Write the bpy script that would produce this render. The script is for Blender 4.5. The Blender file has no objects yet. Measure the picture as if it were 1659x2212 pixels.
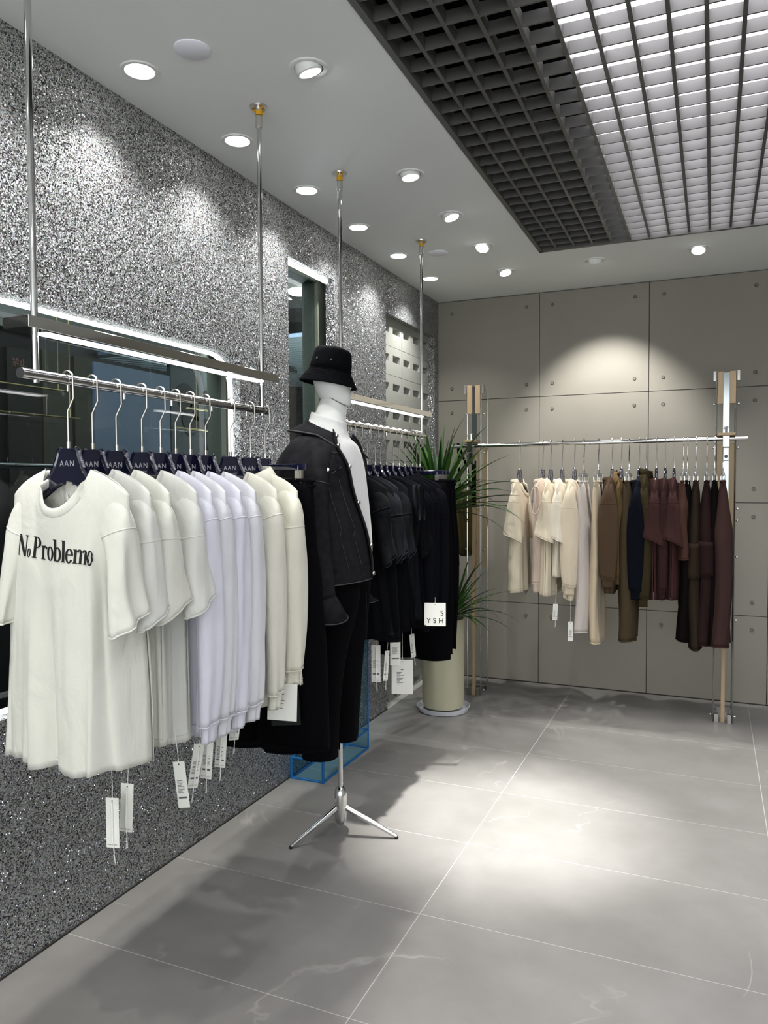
import bpy, bmesh, math, random
import numpy as np
from mathutils import Vector, Matrix, Euler

# ------------------------------------------------------------------ camera, world, exposure
S = bpy.context.scene
C = S.collection
PI = math.pi
H, D = 2.80, 5.476            # ceiling height, back wall
YAW, PITCH, ROLL, FPX = .40628, -.03865, -.004422, 1651.63
cam_d = bpy.data.cameras.new('camera'); cam = bpy.data.objects.new('camera', cam_d); C.objects.link(cam)
_F = Vector((-math.sin(YAW)*math.cos(PITCH), math.cos(YAW)*math.cos(PITCH), math.sin(PITCH)))
_R = Vector((math.cos(YAW), math.sin(YAW), 0)); _U = _R.cross(_F)
_R, _U = _R*math.cos(ROLL)+_U*math.sin(ROLL), -_R*math.sin(ROLL)+_U*math.cos(ROLL)
_m = Matrix((_R, _U, -_F)).transposed().to_4x4(); _m.translation = Vector((1.9063, 0, 1.456))
cam.matrix_world = _m
cam_d.sensor_fit = 'VERTICAL'; cam_d.sensor_height = 24.0; cam_d.lens = 24.0*FPX/2212; cam_d.clip_start = .02
S.camera = cam
S.view_settings.view_transform = 'Standard'; S.view_settings.look = 'None'
S.view_settings.exposure = 0.5; S.view_settings.gamma = 1.0; S.view_settings.use_curve_mapping = False
w = bpy.data.worlds.new('world'); S.world = w; w.use_nodes = True
w.node_tree.nodes['Background'].inputs[0].default_value = (.94, .97, 1, 1)
w.node_tree.nodes['Background'].inputs[1].default_value = 2.9
S.cycles.max_bounces = 8; S.cycles.diffuse_bounces = 4; S.cycles.glossy_bounces = 4
S.cycles.transparent_max_bounces = 12; S.cycles.sample_clamp_indirect = 3.0
S.cycles.caustics_reflective = False; S.cycles.caustics_refractive = False
WALL_W, AIM_W, GRID_E, LED_E = 36.0, 38.0, 4.6, 3.2      # lamp powers

# ------------------------------------------------------------------ materials
MAT = {}
def lin(c):
    return tuple((x/255/12.92 if x/255 <= .04045 else ((x/255+.055)/1.055)**2.4) for x in c)
def mat(name, col, rough=.6, metal=0., emit=0., spec=.5, sheen=0., coat=0., bump=None, var=None, alpha=None, trans=0., ior=1.45):
    m = bpy.data.materials.new(name); m.use_nodes = True; nt = m.node_tree; b = nt.nodes['Principled BSDF']
    c = lin(col)+(1,) if max(col) > 1 else tuple(col)+(1,)
    b.inputs['Base Color'].default_value = c; b.inputs['Roughness'].default_value = rough
    b.inputs['Metallic'].default_value = metal; b.inputs['Specular IOR Level'].default_value = spec
    b.inputs['IOR'].default_value = ior; b.inputs['Transmission Weight'].default_value = trans
    if sheen: b.inputs['Sheen Weight'].default_value = sheen
    if coat: b.inputs['Coat Weight'].default_value = coat
    if emit: b.inputs['Emission Color'].default_value = c; b.inputs['Emission Strength'].default_value = emit
    tc = nt.nodes.new('ShaderNodeTexCoord')
    if var:                       # (scale, amount): soft colour mottling
        n = nt.nodes.new('ShaderNodeTexNoise'); n.inputs['Scale'].default_value = var[0]; n.inputs['Detail'].default_value = 4
        if len(var) > 2:
            mp = nt.nodes.new('ShaderNodeMapping'); mp.inputs['Scale'].default_value = var[2]
            nt.links.new(tc.outputs['Object'], mp.inputs[0]); nt.links.new(mp.outputs[0], n.inputs['Vector'])
        else: nt.links.new(tc.outputs['Object'], n.inputs['Vector'])
        mx = nt.nodes.new('ShaderNodeMix'); mx.data_type = 'RGBA'
        mx.inputs[6].default_value = tuple(x*(1-var[1]) for x in c[:3])+(1,); mx.inputs[7].default_value = tuple(min(1, x*(1+var[1])) for x in c[:3])+(1,)
        nt.links.new(n.outputs['Fac'], mx.inputs[0]); nt.links.new(mx.outputs[2], b.inputs['Base Color'])
    if bump:                      # (scale, strength, distance)
        n = nt.nodes.new('ShaderNodeTexNoise'); n.inputs['Scale'].default_value = bump[0]; n.inputs['Detail'].default_value = 3
        nt.links.new(tc.outputs['Object'], n.inputs['Vector'])
        bp = nt.nodes.new('ShaderNodeBump'); bp.inputs['Strength'].default_value = bump[1]; bp.inputs['Distance'].default_value = bump[2]
        nt.links.new(n.outputs['Fac'], bp.inputs['Height']); nt.links.new(bp.outputs[0], b.inputs['Normal'])
    MAT[name] = m; return m
def fabric(name, col, rough=.95, sheen=.15, sc=420, st=.25):
    if max(col) < 150: sheen = .0
    if max(col) > 200: col = tuple(x*.90 for x in col)
    elif 60 < max(col) < 150: col = tuple(x*.68 for x in col)
    m = mat(name, col, rough, sheen=sheen, spec=.2 if max(col) > 60 else .06, bump=(sc, st, .002), var=(9, .05)); nt = m.node_tree
    bp = [n for n in nt.nodes if n.type == 'BUMP'][0]; tc = [n for n in nt.nodes if n.type == 'TEX_COORD'][0]
    mp = nt.nodes.new('ShaderNodeMapping'); mp.inputs['Scale'].default_value = (1, 1, .45); n2 = nt.nodes.new('ShaderNodeTexNoise'); n2.inputs['Scale'].default_value = 11; n2.inputs['Detail'].default_value = 3; n2.inputs['Distortion'].default_value = 1.2
    b2 = nt.nodes.new('ShaderNodeBump'); b2.inputs['Strength'].default_value = .5; b2.inputs['Distance'].default_value = .014
    nt.links.new(tc.outputs['Object'], mp.inputs[0]); nt.links.new(mp.outputs[0], n2.inputs['Vector']); nt.links.new(n2.outputs['Fac'], b2.inputs['Height']); nt.links.new(b2.outputs[0], bp.inputs['Normal'])
    return m
mat('ceiling_paint', (232, 234, 232), .9, spec=.1)
mat('shadow_gap', (38, 37, 34), .9)
mat('panel_concrete', (131, 127, 117), .55, spec=.35, var=(2.2, .07), bump=(30, .05, .002))
mat('recess_dark', (104, 100, 92), .8)
mat('block_concrete', (150, 151, 144), .8, var=(5, .06), bump=(90, .2, .002))
mat('grid_metal', (94, 93, 90), .42, metal=.35, spec=.4)
mat('void', (8, 8, 8), 1)
mat('panel_light', (.93, .92, 1.0), .5, emit=GRID_E)
mat('led', (.96, .99, 1.0), .5, emit=LED_E); mat('led_soft', (.96, .99, 1.0), .5, emit=1.7)
mat('lens', (1, .985, .95), .5, emit=14)
mat('lens_off', (200, 200, 196), .4)
mat('lamp_white', (225, 226, 222), .45)
mat('speaker_white', (240, 240, 248), .6)
mat('chrome', (.62, .62, .61), .09, metal=1); mat('mirror_polish', (.86, .84, .80), .06, metal=1)
mat('rod_metal', (.34, .34, .33), .12, metal=1); mat('smoked_mirror', (.30, .33, .34), .12, metal=1); mat('brushed', (.62, .60, .56), .28, metal=1)
mat('gold', (.78, .66, .34), .22, metal=1)
mat('hook_metal', (.40, .38, .345), .34, metal=1)
mat('tape', (214, 160, 20), .6)
mat('hanger_navy', (16, 18, 38), .07, spec=.8, coat=.8)
mat('hanger_grey', (120, 122, 124), .15, spec=.7)
mat('lettering_grey', (150, 152, 158), .5)
mat('wood', (166, 144, 112), .5, var=(6, .22, (14, 14, .7)))
mat('ink', (10, 10, 10), .7)
mat('ink_soft', (90, 88, 90), .8)
mat('sign_ink', (110, 84, 74), .7); mat('ink_red', (180, 120, 110), .8)
mat('print_white', (205, 206, 204), .7)
mat('card', (222, 222, 214), .6)
mat('cord', (226, 226, 220), .8)
mat('mannequin_white', (214, 215, 211), .38, spec=.4)
mat('pot_cream', (176, 173, 146), .6, var=(14, .05), bump=(60, .1, .002))
mat('saucer', (196, 200, 205), .35)
mat('soil', (52, 42, 32), .95, bump=(80, .8, .01))
mat('trunk', (110, 88, 60), .9, bump=(60, .6, .004))
mat('plastic_blue_edge', (10, 84, 140), .25, emit=.05)
mat('rubber', (20, 20, 20), .7)
mat('beyond_grey', (96, 100, 96), .6); mat('beyond_blue', (104, 120, 138), .6); mat('beyond_door', (34, 34, 30), .5); mat('beyond_dark', (20, 20, 18), .5)
mat('beyond_olive', (60, 60, 50), .5); mat('beyond_slate', (64, 72, 72), .5); mat('reveal_linen', (112, 118, 106), .7, var=(60, .12, (1, 1, 12)))
mat('denim', (29, 29, 31), .95, sheen=.0, spec=.06, var=(34, .7), bump=(500, .4, .002))
mat('denim_worn', (58, 58, 60), .9, bump=(300, .3, .002))
mat('button_metal', (.72, .70, .66), .3, metal=1)
for n, c in dict(white_a=(226, 226, 214), white_b=(224, 224, 216), white_c=(222, 222, 226), white_d=(220, 220, 230), cream_shirt=(226, 224, 206),
                 ivory=(225, 223, 208), rib=(222, 223, 214), top_white=(228, 229, 226),
                 black=(5, 5, 7), black_b=(8, 9, 11), navy=(10, 11, 16), navy_b=(15, 16, 20), black_rib=(16, 17, 19),
                 cream=(226, 214, 188), cream_b=(230, 222, 202), cream_c=(224, 210, 184), pinkbeige=(196, 178, 162), greige=(190, 182, 174),
                 beige=(212, 194, 164), brown=(104, 82, 60), mustard=(132, 106, 66), khaki=(92, 78, 54), olive=(74, 64, 42), inknavy=(12, 15, 22),
                 maroon=(84, 56, 53), maroon_b=(74, 48, 47), rust=(100, 66, 54), bark=(66, 54, 42), wine=(40, 27, 27), cocoa=(60, 44, 41), pitch=(16, 12, 12),
                 bag_olive=(104, 92, 48), dark_misc=(36, 38, 38), teal_misc=(90, 110, 112), blue_misc=(24, 30, 70)).items(): fabric(n, c)

def leaf_mat():
    m = mat('leaf_green', (44, 78, 32), .45, spec=.4); nt = m.node_tree; b = nt.nodes['Principled BSDF']
    oi = nt.nodes.new('ShaderNodeObjectInfo'); r = nt.nodes.new('ShaderNodeValToRGB')
    r.color_ramp.elements[0].color = lin((18, 42, 16))+(1,); r.color_ramp.elements[1].color = lin((58, 96, 36))+(1,)
    nt.links.new(oi.outputs['Random'], r.inputs[0]); nt.links.new(r.outputs[0], b.inputs['Base Color'])
leaf_mat()
def glass_mat(name, tint, refl=1., edge=None):
    m = bpy.data.materials.new(name); m.use_nodes = True; nt = m.node_tree; nt.nodes.clear()
    o = nt.nodes.new('ShaderNodeOutputMaterial'); t = nt.nodes.new('ShaderNodeBsdfTransparent'); g = nt.nodes.new('ShaderNodeBsdfGlossy')
    t.inputs[0].default_value = tuple(tint)+(1,); g.inputs['Roughness'].default_value = .02
    fr = nt.nodes.new('ShaderNodeFresnel'); fr.inputs[0].default_value = 1.45
    mx = nt.nodes.new('ShaderNodeMixShader'); fm = nt.nodes.new('ShaderNodeMath'); fm.operation = 'MULTIPLY'; fm.inputs[1].default_value = refl; nt.links.new(fr.outputs[0], fm.inputs[0])
    gg = nt.nodes.new('ShaderNodeNewGeometry'); bf = nt.nodes.new('ShaderNodeMath'); bf.operation = 'SUBTRACT'; bf.inputs[0].default_value = 1; nt.links.new(gg.outputs['Backfacing'], bf.inputs[1])
    f2 = nt.nodes.new('ShaderNodeMath'); f2.operation = 'MULTIPLY'; nt.links.new(fm.outputs[0], f2.inputs[0]); nt.links.new(bf.outputs[0], f2.inputs[1]); fm = f2; nt.links.new(fm.outputs[0], mx.inputs[0])
    nt.links.new(t.outputs[0], mx.inputs[1]); nt.links.new(g.outputs[0], mx.inputs[2]); nt.links.new(mx.outputs[0], o.inputs[0])
    MAT[name] = m
glass_mat('window_glass', (.70, .75, .76), .8); glass_mat('clear_acrylic', (.92, .94, .94), .7); glass_mat('blue_acrylic', (.72, .87, .93))
def glitter_mat():
    m = bpy.data.materials.new('glitter'); m.use_nodes = True; nt = m.node_tree; b = nt.nodes['Principled BSDF']; L = nt.links.new
    tc = nt.nodes.new('ShaderNodeTexCoord')
    wp = nt.nodes.new('ShaderNodeTexNoise'); wp.inputs['Scale'].default_value = 260; wp.inputs['Detail'].default_value = 1
    ad = nt.nodes.new('ShaderNodeVectorMath'); ad.operation = 'MULTIPLY_ADD'; ad.inputs[1].default_value = (.006,)*3
    L(tc.outputs['Object'], wp.inputs['Vector']); L(wp.outputs['Color'], ad.inputs[0]); L(tc.outputs['Object'], ad.inputs[2])
    v = nt.nodes.new('ShaderNodeTexVoronoi'); v.inputs['Scale'].default_value = 215; L(ad.outputs[0], v.inputs['Vector'])
    # each flake faces its own way
    sb = nt.nodes.new('ShaderNodeVectorMath'); sb.operation = 'SUBTRACT'; sb.inputs[1].default_value = (.5,)*3; L(v.outputs['Color'], sb.inputs[0])
    sc = nt.nodes.new('ShaderNodeVectorMath'); sc.operation = 'SCALE'; sc.inputs['Scale'].default_value = 1.5; L(sb.outputs[0], sc.inputs[0])
    ge = nt.nodes.new('ShaderNodeNewGeometry')
    a2 = nt.nodes.new('ShaderNodeVectorMath'); a2.operation = 'ADD'; L(sc.outputs[0], a2.inputs[0]); L(ge.outputs['Normal'], a2.inputs[1])
    nm = nt.nodes.new('ShaderNodeVectorMath'); nm.operation = 'NORMALIZE'; L(a2.outputs[0], nm.inputs[0]); L(nm.outputs[0], b.inputs['Normal'])
    sp = nt.nodes.new('ShaderNodeSeparateColor'); L(v.outputs['Color'], sp.inputs[0])
    cr = nt.nodes.new('ShaderNodeValToRGB'); e = cr.color_ramp.elements
    e[0].position = 0; e[0].color = (.015, .015, .015, 1); e[1].position = 1; e[1].color = (.95, .96, .98, 1)
    for p, c in ((.27, (.03, .03, .03)), (.34, (.36, .365, .365)), (.8, (.52, .53, .54))): x = e.new(p); x.color = c+(1,)
    L(sp.outputs[1], cr.inputs[0])
    tn = nt.nodes.new('ShaderNodeMix'); tn.data_type = 'RGBA'; tn.blend_type = 'SOFT_LIGHT'; tn.inputs[0].default_value = .28; L(cr.outputs[0], tn.inputs[6]); L(v.outputs['Color'], tn.inputs[7]); L(tn.outputs[2], b.inputs['Base Color'])
    rr = nt.nodes.new('ShaderNodeMapRange'); rr.inputs['To Min'].default_value = .5; rr.inputs['To Max'].default_value = .14; L(sp.outputs[2], rr.inputs[0]); L(rr.outputs[0], b.inputs['Roughness']); b.inputs['Metallic'].default_value = .62; b.inputs['Specular IOR Level'].default_value = .7
    v.inputs['Scale'].default_value = 310; wp.inputs['Scale'].default_value = 380; ad.inputs[1].default_value = (.004,)*3
    MAT['glitter'] = m
glitter_mat()
def tile_mat():
    m = mat('floor_stone', (118, 116, 112), .42, spec=.35); nt = m.node_tree; b = nt.nodes['Principled BSDF']; L = nt.links.new
    ge = nt.nodes.new('ShaderNodeNewGeometry')
    n1 = nt.nodes.new('ShaderNodeTexNoise'); n1.inputs['Scale'].default_value = 2.6; n1.inputs['Detail'].default_value = 6; n1.inputs['Roughness'].default_value = .6
    L(ge.outputs['Position'], n1.inputs['Vector'])
    r = nt.nodes.new('ShaderNodeValToRGB'); r.color_ramp.elements[0].position = .3; r.color_ramp.elements[0].color = lin((111, 109, 105))+(1,)
    r.color_ramp.elements[1].position = .72; r.color_ramp.elements[1].color = lin((126, 124, 120))+(1,); L(n1.outputs['Fac'], r.inputs[0])
    # thin pale veins
    n2 = nt.nodes.new('ShaderNodeTexNoise'); n2.inputs['Scale'].default_value = 1.15; n2.inputs['Detail'].default_value = 5; n2.inputs['Distortion'].default_value = .8
    L(ge.outputs['Position'], n2.inputs['Vector'])
    s = nt.nodes.new('ShaderNodeMath'); s.operation = 'SUBTRACT'; s.inputs[1].default_value = .5; L(n2.outputs['Fac'], s.inputs[0])
    ab = nt.nodes.new('ShaderNodeMath'); ab.operation = 'ABSOLUTE'; L(s.outputs[0], ab.inputs[0])
    r2 = nt.nodes.new('ShaderNodeValToRGB'); r2.color_ramp.elements[0].color = (1,)*4; r2.color_ramp.elements[0].position = 0
    r2.color_ramp.elements[1].position = .006; r2.color_ramp.elements[1].color = (0, 0, 0, 1); L(ab.outputs[0], r2.inputs[0])
    n3 = nt.nodes.new('ShaderNodeTexNoise'); n3.inputs['Scale'].default_value = 2.3; L(ge.outputs['Position'], n3.inputs['Vector'])
    r3 = nt.nodes.new('ShaderNodeValToRGB'); r3.color_ramp.elements[0].position = .52; r3.color_ramp.elements[1].position = .7; L(n3.outputs['Fac'], r3.inputs[0])
    mu = nt.nodes.new('ShaderNodeMath'); mu.operation = 'MULTIPLY'; L(r2.outputs[0], mu.inputs[0]); L(r3.outputs[0], mu.inputs[1])
    mu2 = nt.nodes.new('ShaderNodeMath'); mu2.operation = 'MULTIPLY'; mu2.inputs[1].default_value = .55; L(mu.outputs[0], mu2.inputs[0])
    mx = nt.nodes.new('ShaderNodeMix'); mx.data_type = 'RGBA'; L(mu2.outputs[0], mx.inputs[0]); L(r.outputs[0], mx.inputs[6]); mx.inputs[7].default_value = lin((182, 180, 174))+(1,)
    L(mx.outputs[2], b.inputs['Base Color'])
tile_mat()
mat('grout', (168, 167, 162), .7)

# ------------------------------------------------------------------ mesh helpers
def link(name, me, m=None, parent=None, loc=None, rot=None):
    o = bpy.data.objects.new(name, me); C.objects.link(o)
    if m is not None and me is not None and not me.materials: me.materials.append(MAT[m])
    if parent is not None: o.parent = parent
    if loc is not None: o.location = loc
    if rot is not None: o.rotation_euler = rot
    return o
def thing(name, label, cat, loc=(0, 0, 0), rz=0, group=None):
    o = bpy.data.objects.new(name, None); C.objects.link(o); o.location = loc; o.rotation_euler = (0, 0, rz); o.empty_display_size = .05
    o['label'] = label; o['category'] = cat
    if group: o['group'] = group
    return o
def tag(o, label, cat, group=None):
    o['label'] = label; o['category'] = cat
    if group: o['group'] = group
    return o
def struct(o): o['kind'] = 'structure'; return o
class MB:
    """collects boxes, tubes, prisms and grids into one mesh"""
    def __init__(s): s.v = []; s.f = []
    def add(s, v, f):
        n = len(s.v); s.v += [tuple(map(float, p)) for p in v]; s.f += [tuple(i+n for i in q) for q in f]; return s
    def box(s, a, b):
        x0, y0, z0 = a; x1, y1, z1 = b
        return s.add([(x0, y0, z0), (x1, y0, z0), (x1, y1, z0), (x0, y1, z0), (x0, y0, z1), (x1, y0, z1), (x1, y1, z1), (x0, y1, z1)],
                     [(0, 3, 2, 1), (4, 5, 6, 7), (0, 1, 5, 4), (1, 2, 6, 5), (2, 3, 7, 6), (3, 0, 4, 7)])
    def tube(s, pts, r, n=8, cap=True, squash=None):
        pts = [Vector(p) for p in pts]; k = len(pts)
        rs = list(r) if isinstance(r, (list, tuple)) else [r]*k
        V = []; up = None
        for i, p in enumerate(pts):
            d = ((pts[min(i+1, k-1)]-p).normalized() + (p-pts[max(i-1, 0)]).normalized())
            if d.length < 1e-6: d = pts[min(i+1, k-1)]-pts[max(i-1, 0)]
            d.normalize()
            if up is None: up = d.orthogonal().normalized() if squash is None else (Vector(squash[2]) - d*Vector(squash[2]).dot(d)).normalized()
            e1 = (up-d*up.dot(d)).normalized(); up = e1; e2 = d.cross(e1)
            a, b = (rs[i], rs[i]) if squash is None else (squash[0], squash[1])
            for j in range(n): t = 2*PI*j/n; V.append(p+e1*(a*math.cos(t))+e2*(b*math.sin(t)))
        F = [(i*n+j, i*n+(j+1) % n, (i+1)*n+(j+1) % n, (i+1)*n+j) for i in range(k-1) for j in range(n)]
        if cap: F += [tuple(reversed(range(n))), tuple(range((k-1)*n, k*n))]
        return s.add(V, F)
    def lathe(s, prof, n=24, c=(0, 0, 0), axis='z'):
        V = []
        for r, z in prof:
            for j in range(n):
                t = 2*PI*j/n; p = (r*math.cos(t), r*math.sin(t), z)
                if axis == 'y': p = (p[0], p[2], p[1])
                if axis == 'x': p = (p[2], p[0], p[1])
                V.append((p[0]+c[0], p[1]+c[1], p[2]+c[2]))
        k = len(prof)
        F = [(i*n+j, i*n+(j+1) % n, (i+1)*n+(j+1) % n, (i+1)*n+j) for i in range(k-1) for j in range(n)]
        if prof[0][0] > 1e-6: F.append(tuple(reversed(range(n))))
        if prof[-1][0] > 1e-6: F.append(tuple(range((k-1)*n, k*n)))
        return s.add(V, F)
    def prism(s, poly, fn, t0, t1):
        """polygon in (a,b); fn(a,b,t)->xyz; extruded t0..t1"""
        n = len(poly); V = [fn(a, b, t0) for a, b in poly]+[fn(a, b, t1) for a, b in poly]
        return s.add(V, [tuple(reversed(range(n))), tuple(range(n, 2*n))]+[(i, (i+1) % n, (i+1) % n+n, i+n) for i in range(n)])
    def mesh(s, name, smooth=False, bevel=None):
        me = bpy.data.meshes.new(name); me.from_pydata(s.v, [], s.f); me.validate()
        bm = bmesh.new(); bm.from_mesh(me); bmesh.ops.remove_doubles(bm, verts=bm.verts, dist=1e-6); bmesh.ops.recalc_face_normals(bm, faces=bm.faces)
        if bevel: bmesh.ops.bevel(bm, geom=list(bm.edges), offset=bevel, segments=1, affect='EDGES', clamp_overlap=True)
        bm.to_mesh(me); bm.free()
        if smooth:
            me.polygons.foreach_set('use_smooth', [True]*len(me.polygons))
            if smooth != 'all':
                try: me.set_sharp_from_angle(angle=math.radians(38))
                except Exception: pass
        me.update(); return me
    def obj(s, name, m, parent=None, loc=None, rot=None, smooth=False, bevel=None):
        return link(name, s.mesh(name, smooth, bevel), m, parent, loc, rot)
def box(name, a, b, m, parent=None, bevel=None): return MB().box(a, b).obj(name, m, parent, bevel=bevel)
def dup(o, parent=None, loc=None, rz=None):
    c = o.copy(); C.objects.link(c); c.parent = parent
    if loc is not None: c.location = loc
    if rz is not None: c.rotation_euler = (0, 0, rz)
    for ch in list(o.children): dup(ch, c)
    return c
def sheet(P, closed=False):
    """P (rows, cols, 3) -> verts, faces"""
    r, c = P.shape[:2]; V = P.reshape(-1, 3).tolist(); F = []
    for i in range(r-1):
        for j in range(c if closed else c-1):
            k = (j+1) % c; F.append((i*c+j, i*c+k, (i+1)*c+k, (i+1)*c+j))
    return V, F
def grid_obj(name, parts, m, parent=None, solid=.0025, weld=1e-4):
    b = MB()
    for P, cl in parts: b.add(*sheet(P, cl))
    me = bpy.data.meshes.new(name); me.from_pydata(b.v, [], b.f)
    bm = bmesh.new(); bm.from_mesh(me); bmesh.ops.remove_doubles(bm, verts=bm.verts, dist=weld); bmesh.ops.recalc_face_normals(bm, faces=bm.faces)
    bm.to_mesh(me); bm.free(); me.polygons.foreach_set('use_smooth', [True]*len(me.polygons))
    o = link(name, me, m, parent)
    if solid:
        s = o.modifiers.new('thickness', 'SOLIDIFY'); s.thickness = solid; s.offset = -1
    return o
_font_cache = {}
def text_mesh(txt, size, depth=.0008, align='CENTER', spacing=1.0, bold=0.):
    k = (txt, size, depth, align, spacing, bold)
    if k in _font_cache: return _font_cache[k]
    cu = bpy.data.curves.new('lettering', 'FONT'); cu.body = txt; cu.size = size; cu.align_x = align; cu.extrude = depth; cu.space_character = spacing; cu.offset = bold
    o = bpy.data.objects.new('t', cu); C.objects.link(o); dg = bpy.context.evaluated_depsgraph_get()
    me = bpy.data.meshes.new_from_object(o.evaluated_get(dg)); bpy.data.objects.remove(o); me.name = 'lettering'; _font_cache[k] = me; return me

# ================================================================== STRUCTURE
# floor: slab with pale grout and large stone tiles
floor = struct(box('floor', (-.3, -3.0, -.06), (5.2, D+.2, -.0003), 'grout'))
TX, TY = [-.104+1.117*i for i in range(0, 6)], [1.82-.5475*9+.5475*k for k in range(0, 17)]
for i, x0 in enumerate(TX[:-1]):
    for y0 in TY:
        a, b2 = max(x0, 0)+.0014, min(y0+.5475, D)
        if b2-y0 < .02: continue
        t = box('tile', (a, y0+.0014, -.012), (x0+1.117-.0014, b2-.0014, 0), 'floor_stone', floor)
# ceiling slab around the open grid
OX, OY0, OY1, OX1 = .957, .45, 4.531, 3.35
ceil = MB().box((-.2, -3, H), (OX, D+.15, H+.08)).box((OX, OY1, H), (5.2, D+.15, H+.08)).box((OX, -3, H), (5.2, OY0, H+.08)).box((OX1, OY0, H), (5.2, OY1, H+.08)).obj('ceiling', 'ceiling_paint')
struct(ceil)
# black plenum over the grid
pl = MB().box((OX-.3, OY0-.3, 3.55), (OX1+.3, OY1+.3, 3.6)).box((OX-.32, OY0-.3, H+.08), (OX-.3, OY1+.3, 3.6)).box((OX1+.3, OY0-.3, H+.08), (OX1+.32, OY1+.3, 3.6)) \
    .box((OX-.3, OY0-.32, H+.08), (OX1+.3, OY0-.3, 3.6)).box((OX-.3, OY1+.3, H+.08), (OX1+.3, OY1+.32, 3.6)).obj('ceiling_void', 'void'); struct(pl)
# open cell grid: every slat is its own piece
grid = thing('ceiling_grid', 'dark grey open-cell metal grid filling the rectangular opening in the white ceiling', 'ceiling grid', (OX, OY0, H))
rim = MB().box((0, 0, -.004), (.022, OY1-OY0, .07)).box((0, OY1-OY0-.022, -.004), (OX1-OX, OY1-OY0, .07)).box((OX1-OX-.022, 0, -.004), (OX1-OX, OY1-OY0, .07)).box((0, 0, -.004), (OX1-OX, .022, .07)).obj('grid_frame', 'grid_metal', grid)
me_long = MB().box((-.0065, 0, 0), (.0065, OY1-OY0-.01, .042)).mesh('slat'); me_cross = MB().box((0, -.0035, 0), (OX1-OX-.01, .0035, .040)).mesh('cross_slat')
k = 1
while OX+.102*k < OX1-.03: link('slat', me_long, 'grid_metal', grid, (.102*k, .005, .004)); k += 1
k = 1
while OY1-.1015*k > OY0+.03: link('cross_slat', me_cross, 'grid_metal', grid, (.005, OY1-OY0-.1015*k, .0035)); k += 1
# luminous panels standing above the grid
lp = thing('light_panel', 'row of wide luminous ceiling panels glowing above the right side of the metal grid', 'ceiling light', (1.46, .5, H+.112))
for j in range(7):
    box('panel', (0, j*.575, 0), (1.72, j*.575+.565, .02), 'panel_light', lp)
MB().box((-.012, -.01, -.035), (-.002, 4.03, .06)).box((-.012, 4.022, -.035), (1.73, 4.03, .06)).box((-.012, -.01, .04), (1.73, 4.03, .06)).obj('light_shield', 'grid_metal', lp)  # opaque skirt added to stop panel light spilling over the dark cells
# walls
wb = struct(box('wall_back', (-.3, D+.02, 0), (5.2, D+.15, H), 'shadow_gap'))
XS = [-.02, .76, 1.50, 2.24, 2.98, 3.72, 4.46, 5.2]; ZS = [0.004, .577, 1.314, 2.063, H-.004]
hole = MB().lathe([(.0, -.016), (.0095, -.016), (.012, 0.0), (.0135, 0.0005), (.0135, .0012), (.0105, .0012)], 16, axis='y').mesh('plug', True)
bmh = bmesh.new()
def cplate(x0, x1, z0, z1, holes):
    """panel front face with round plug holes really cut through its skin"""
    b = MB(); y = D; g = .0022
    xs = [x0+g, x1-g]; cu = bpy.data.curves.new('p', 'CURVE'); cu.dimensions = '2D'; cu.fill_mode = 'BOTH'; cu.extrude = .008
    sp = cu.splines.new('POLY'); sp.points.add(3)
    for q, (a, c) in zip(sp.points, [(x0+g, z0+g), (x1-g, z0+g), (x1-g, z1-g), (x0+g, z1-g)]): q.co = (a, c, 0, 1)
    sp.use_cyclic_u = True
    for hx, hz in holes:
        s2 = cu.splines.new('POLY'); s2.points.add(15); s2.use_cyclic_u = True
        for j, q in enumerate(s2.points): q.co = (hx+.012*math.cos(2*PI*j/16), hz+.012*math.sin(2*PI*j/16), 0, 1)
    o = bpy.data.objects.new('p', cu); C.objects.link(o); me = bpy.data.meshes.new_from_object(o.evaluated_get(bpy.context.evaluated_depsgraph_get())); bpy.data.objects.remove(o)
    me.transform(Matrix.Translation((0, D+.010, 0)) @ Matrix.Rotation(PI/2, 4, 'X')); return me
for i in range(len(XS)-1):
    for j in range(len(ZS)-1):
        x0, x1, z0, z1 = XS[i], XS[i+1], ZS[j], ZS[j+1]
        hs = []
        if z1 > .7:
            zz = [z0+.09, z1-.09]
        else: zz = [z1-.09]
        for hz in zz:
            for hx in (x0+.092+(.035 if i == 0 else 0), x1-.092): hs.append((hx, hz))
        p = link('panel', cplate(x0, x1, z0, z1, hs), 'panel_concrete', wb)
        for hx, hz in hs: link('plug', MB().lathe([(.0118, 0), (.0118, .002), (0.0, .002)], 16, axis='y').mesh('plug') if False else hole, 'recess_dark', p, (hx, D+.0125, hz))
# left wall: glitter front slab with three openings, built as boxes so edges are crisp
W1 = (-1.0, 2.842, .764, 2.012); W2 = (3.266, 3.757, .72, 2.556); W3 = (4.471, 5.392, 0.0, 2.53)
JD = .052
def slab(y0, y1, z0, z1): wl.box((-JD, y0, z0), (0, y1, z1))
wl = MB()
slab(-3, D+.02, W2[3], H)                                    # above everything
slab(-3, W2[0], W1[3], W2[3]); slab(-3, W2[0], 0, W1[2]); slab(-3, W1[0], W1[2], W1[3]); slab(W1[1], W2[0], W1[2], W1[3])
slab(W2[0], W2[1], 0, W2[2]); slab(W2[1], W3[0], 0, W2[3]); slab(W3[0], W3[1], W3[3], W2[3]); slab(W3[1], D+.02, 0, W2[3])
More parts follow.
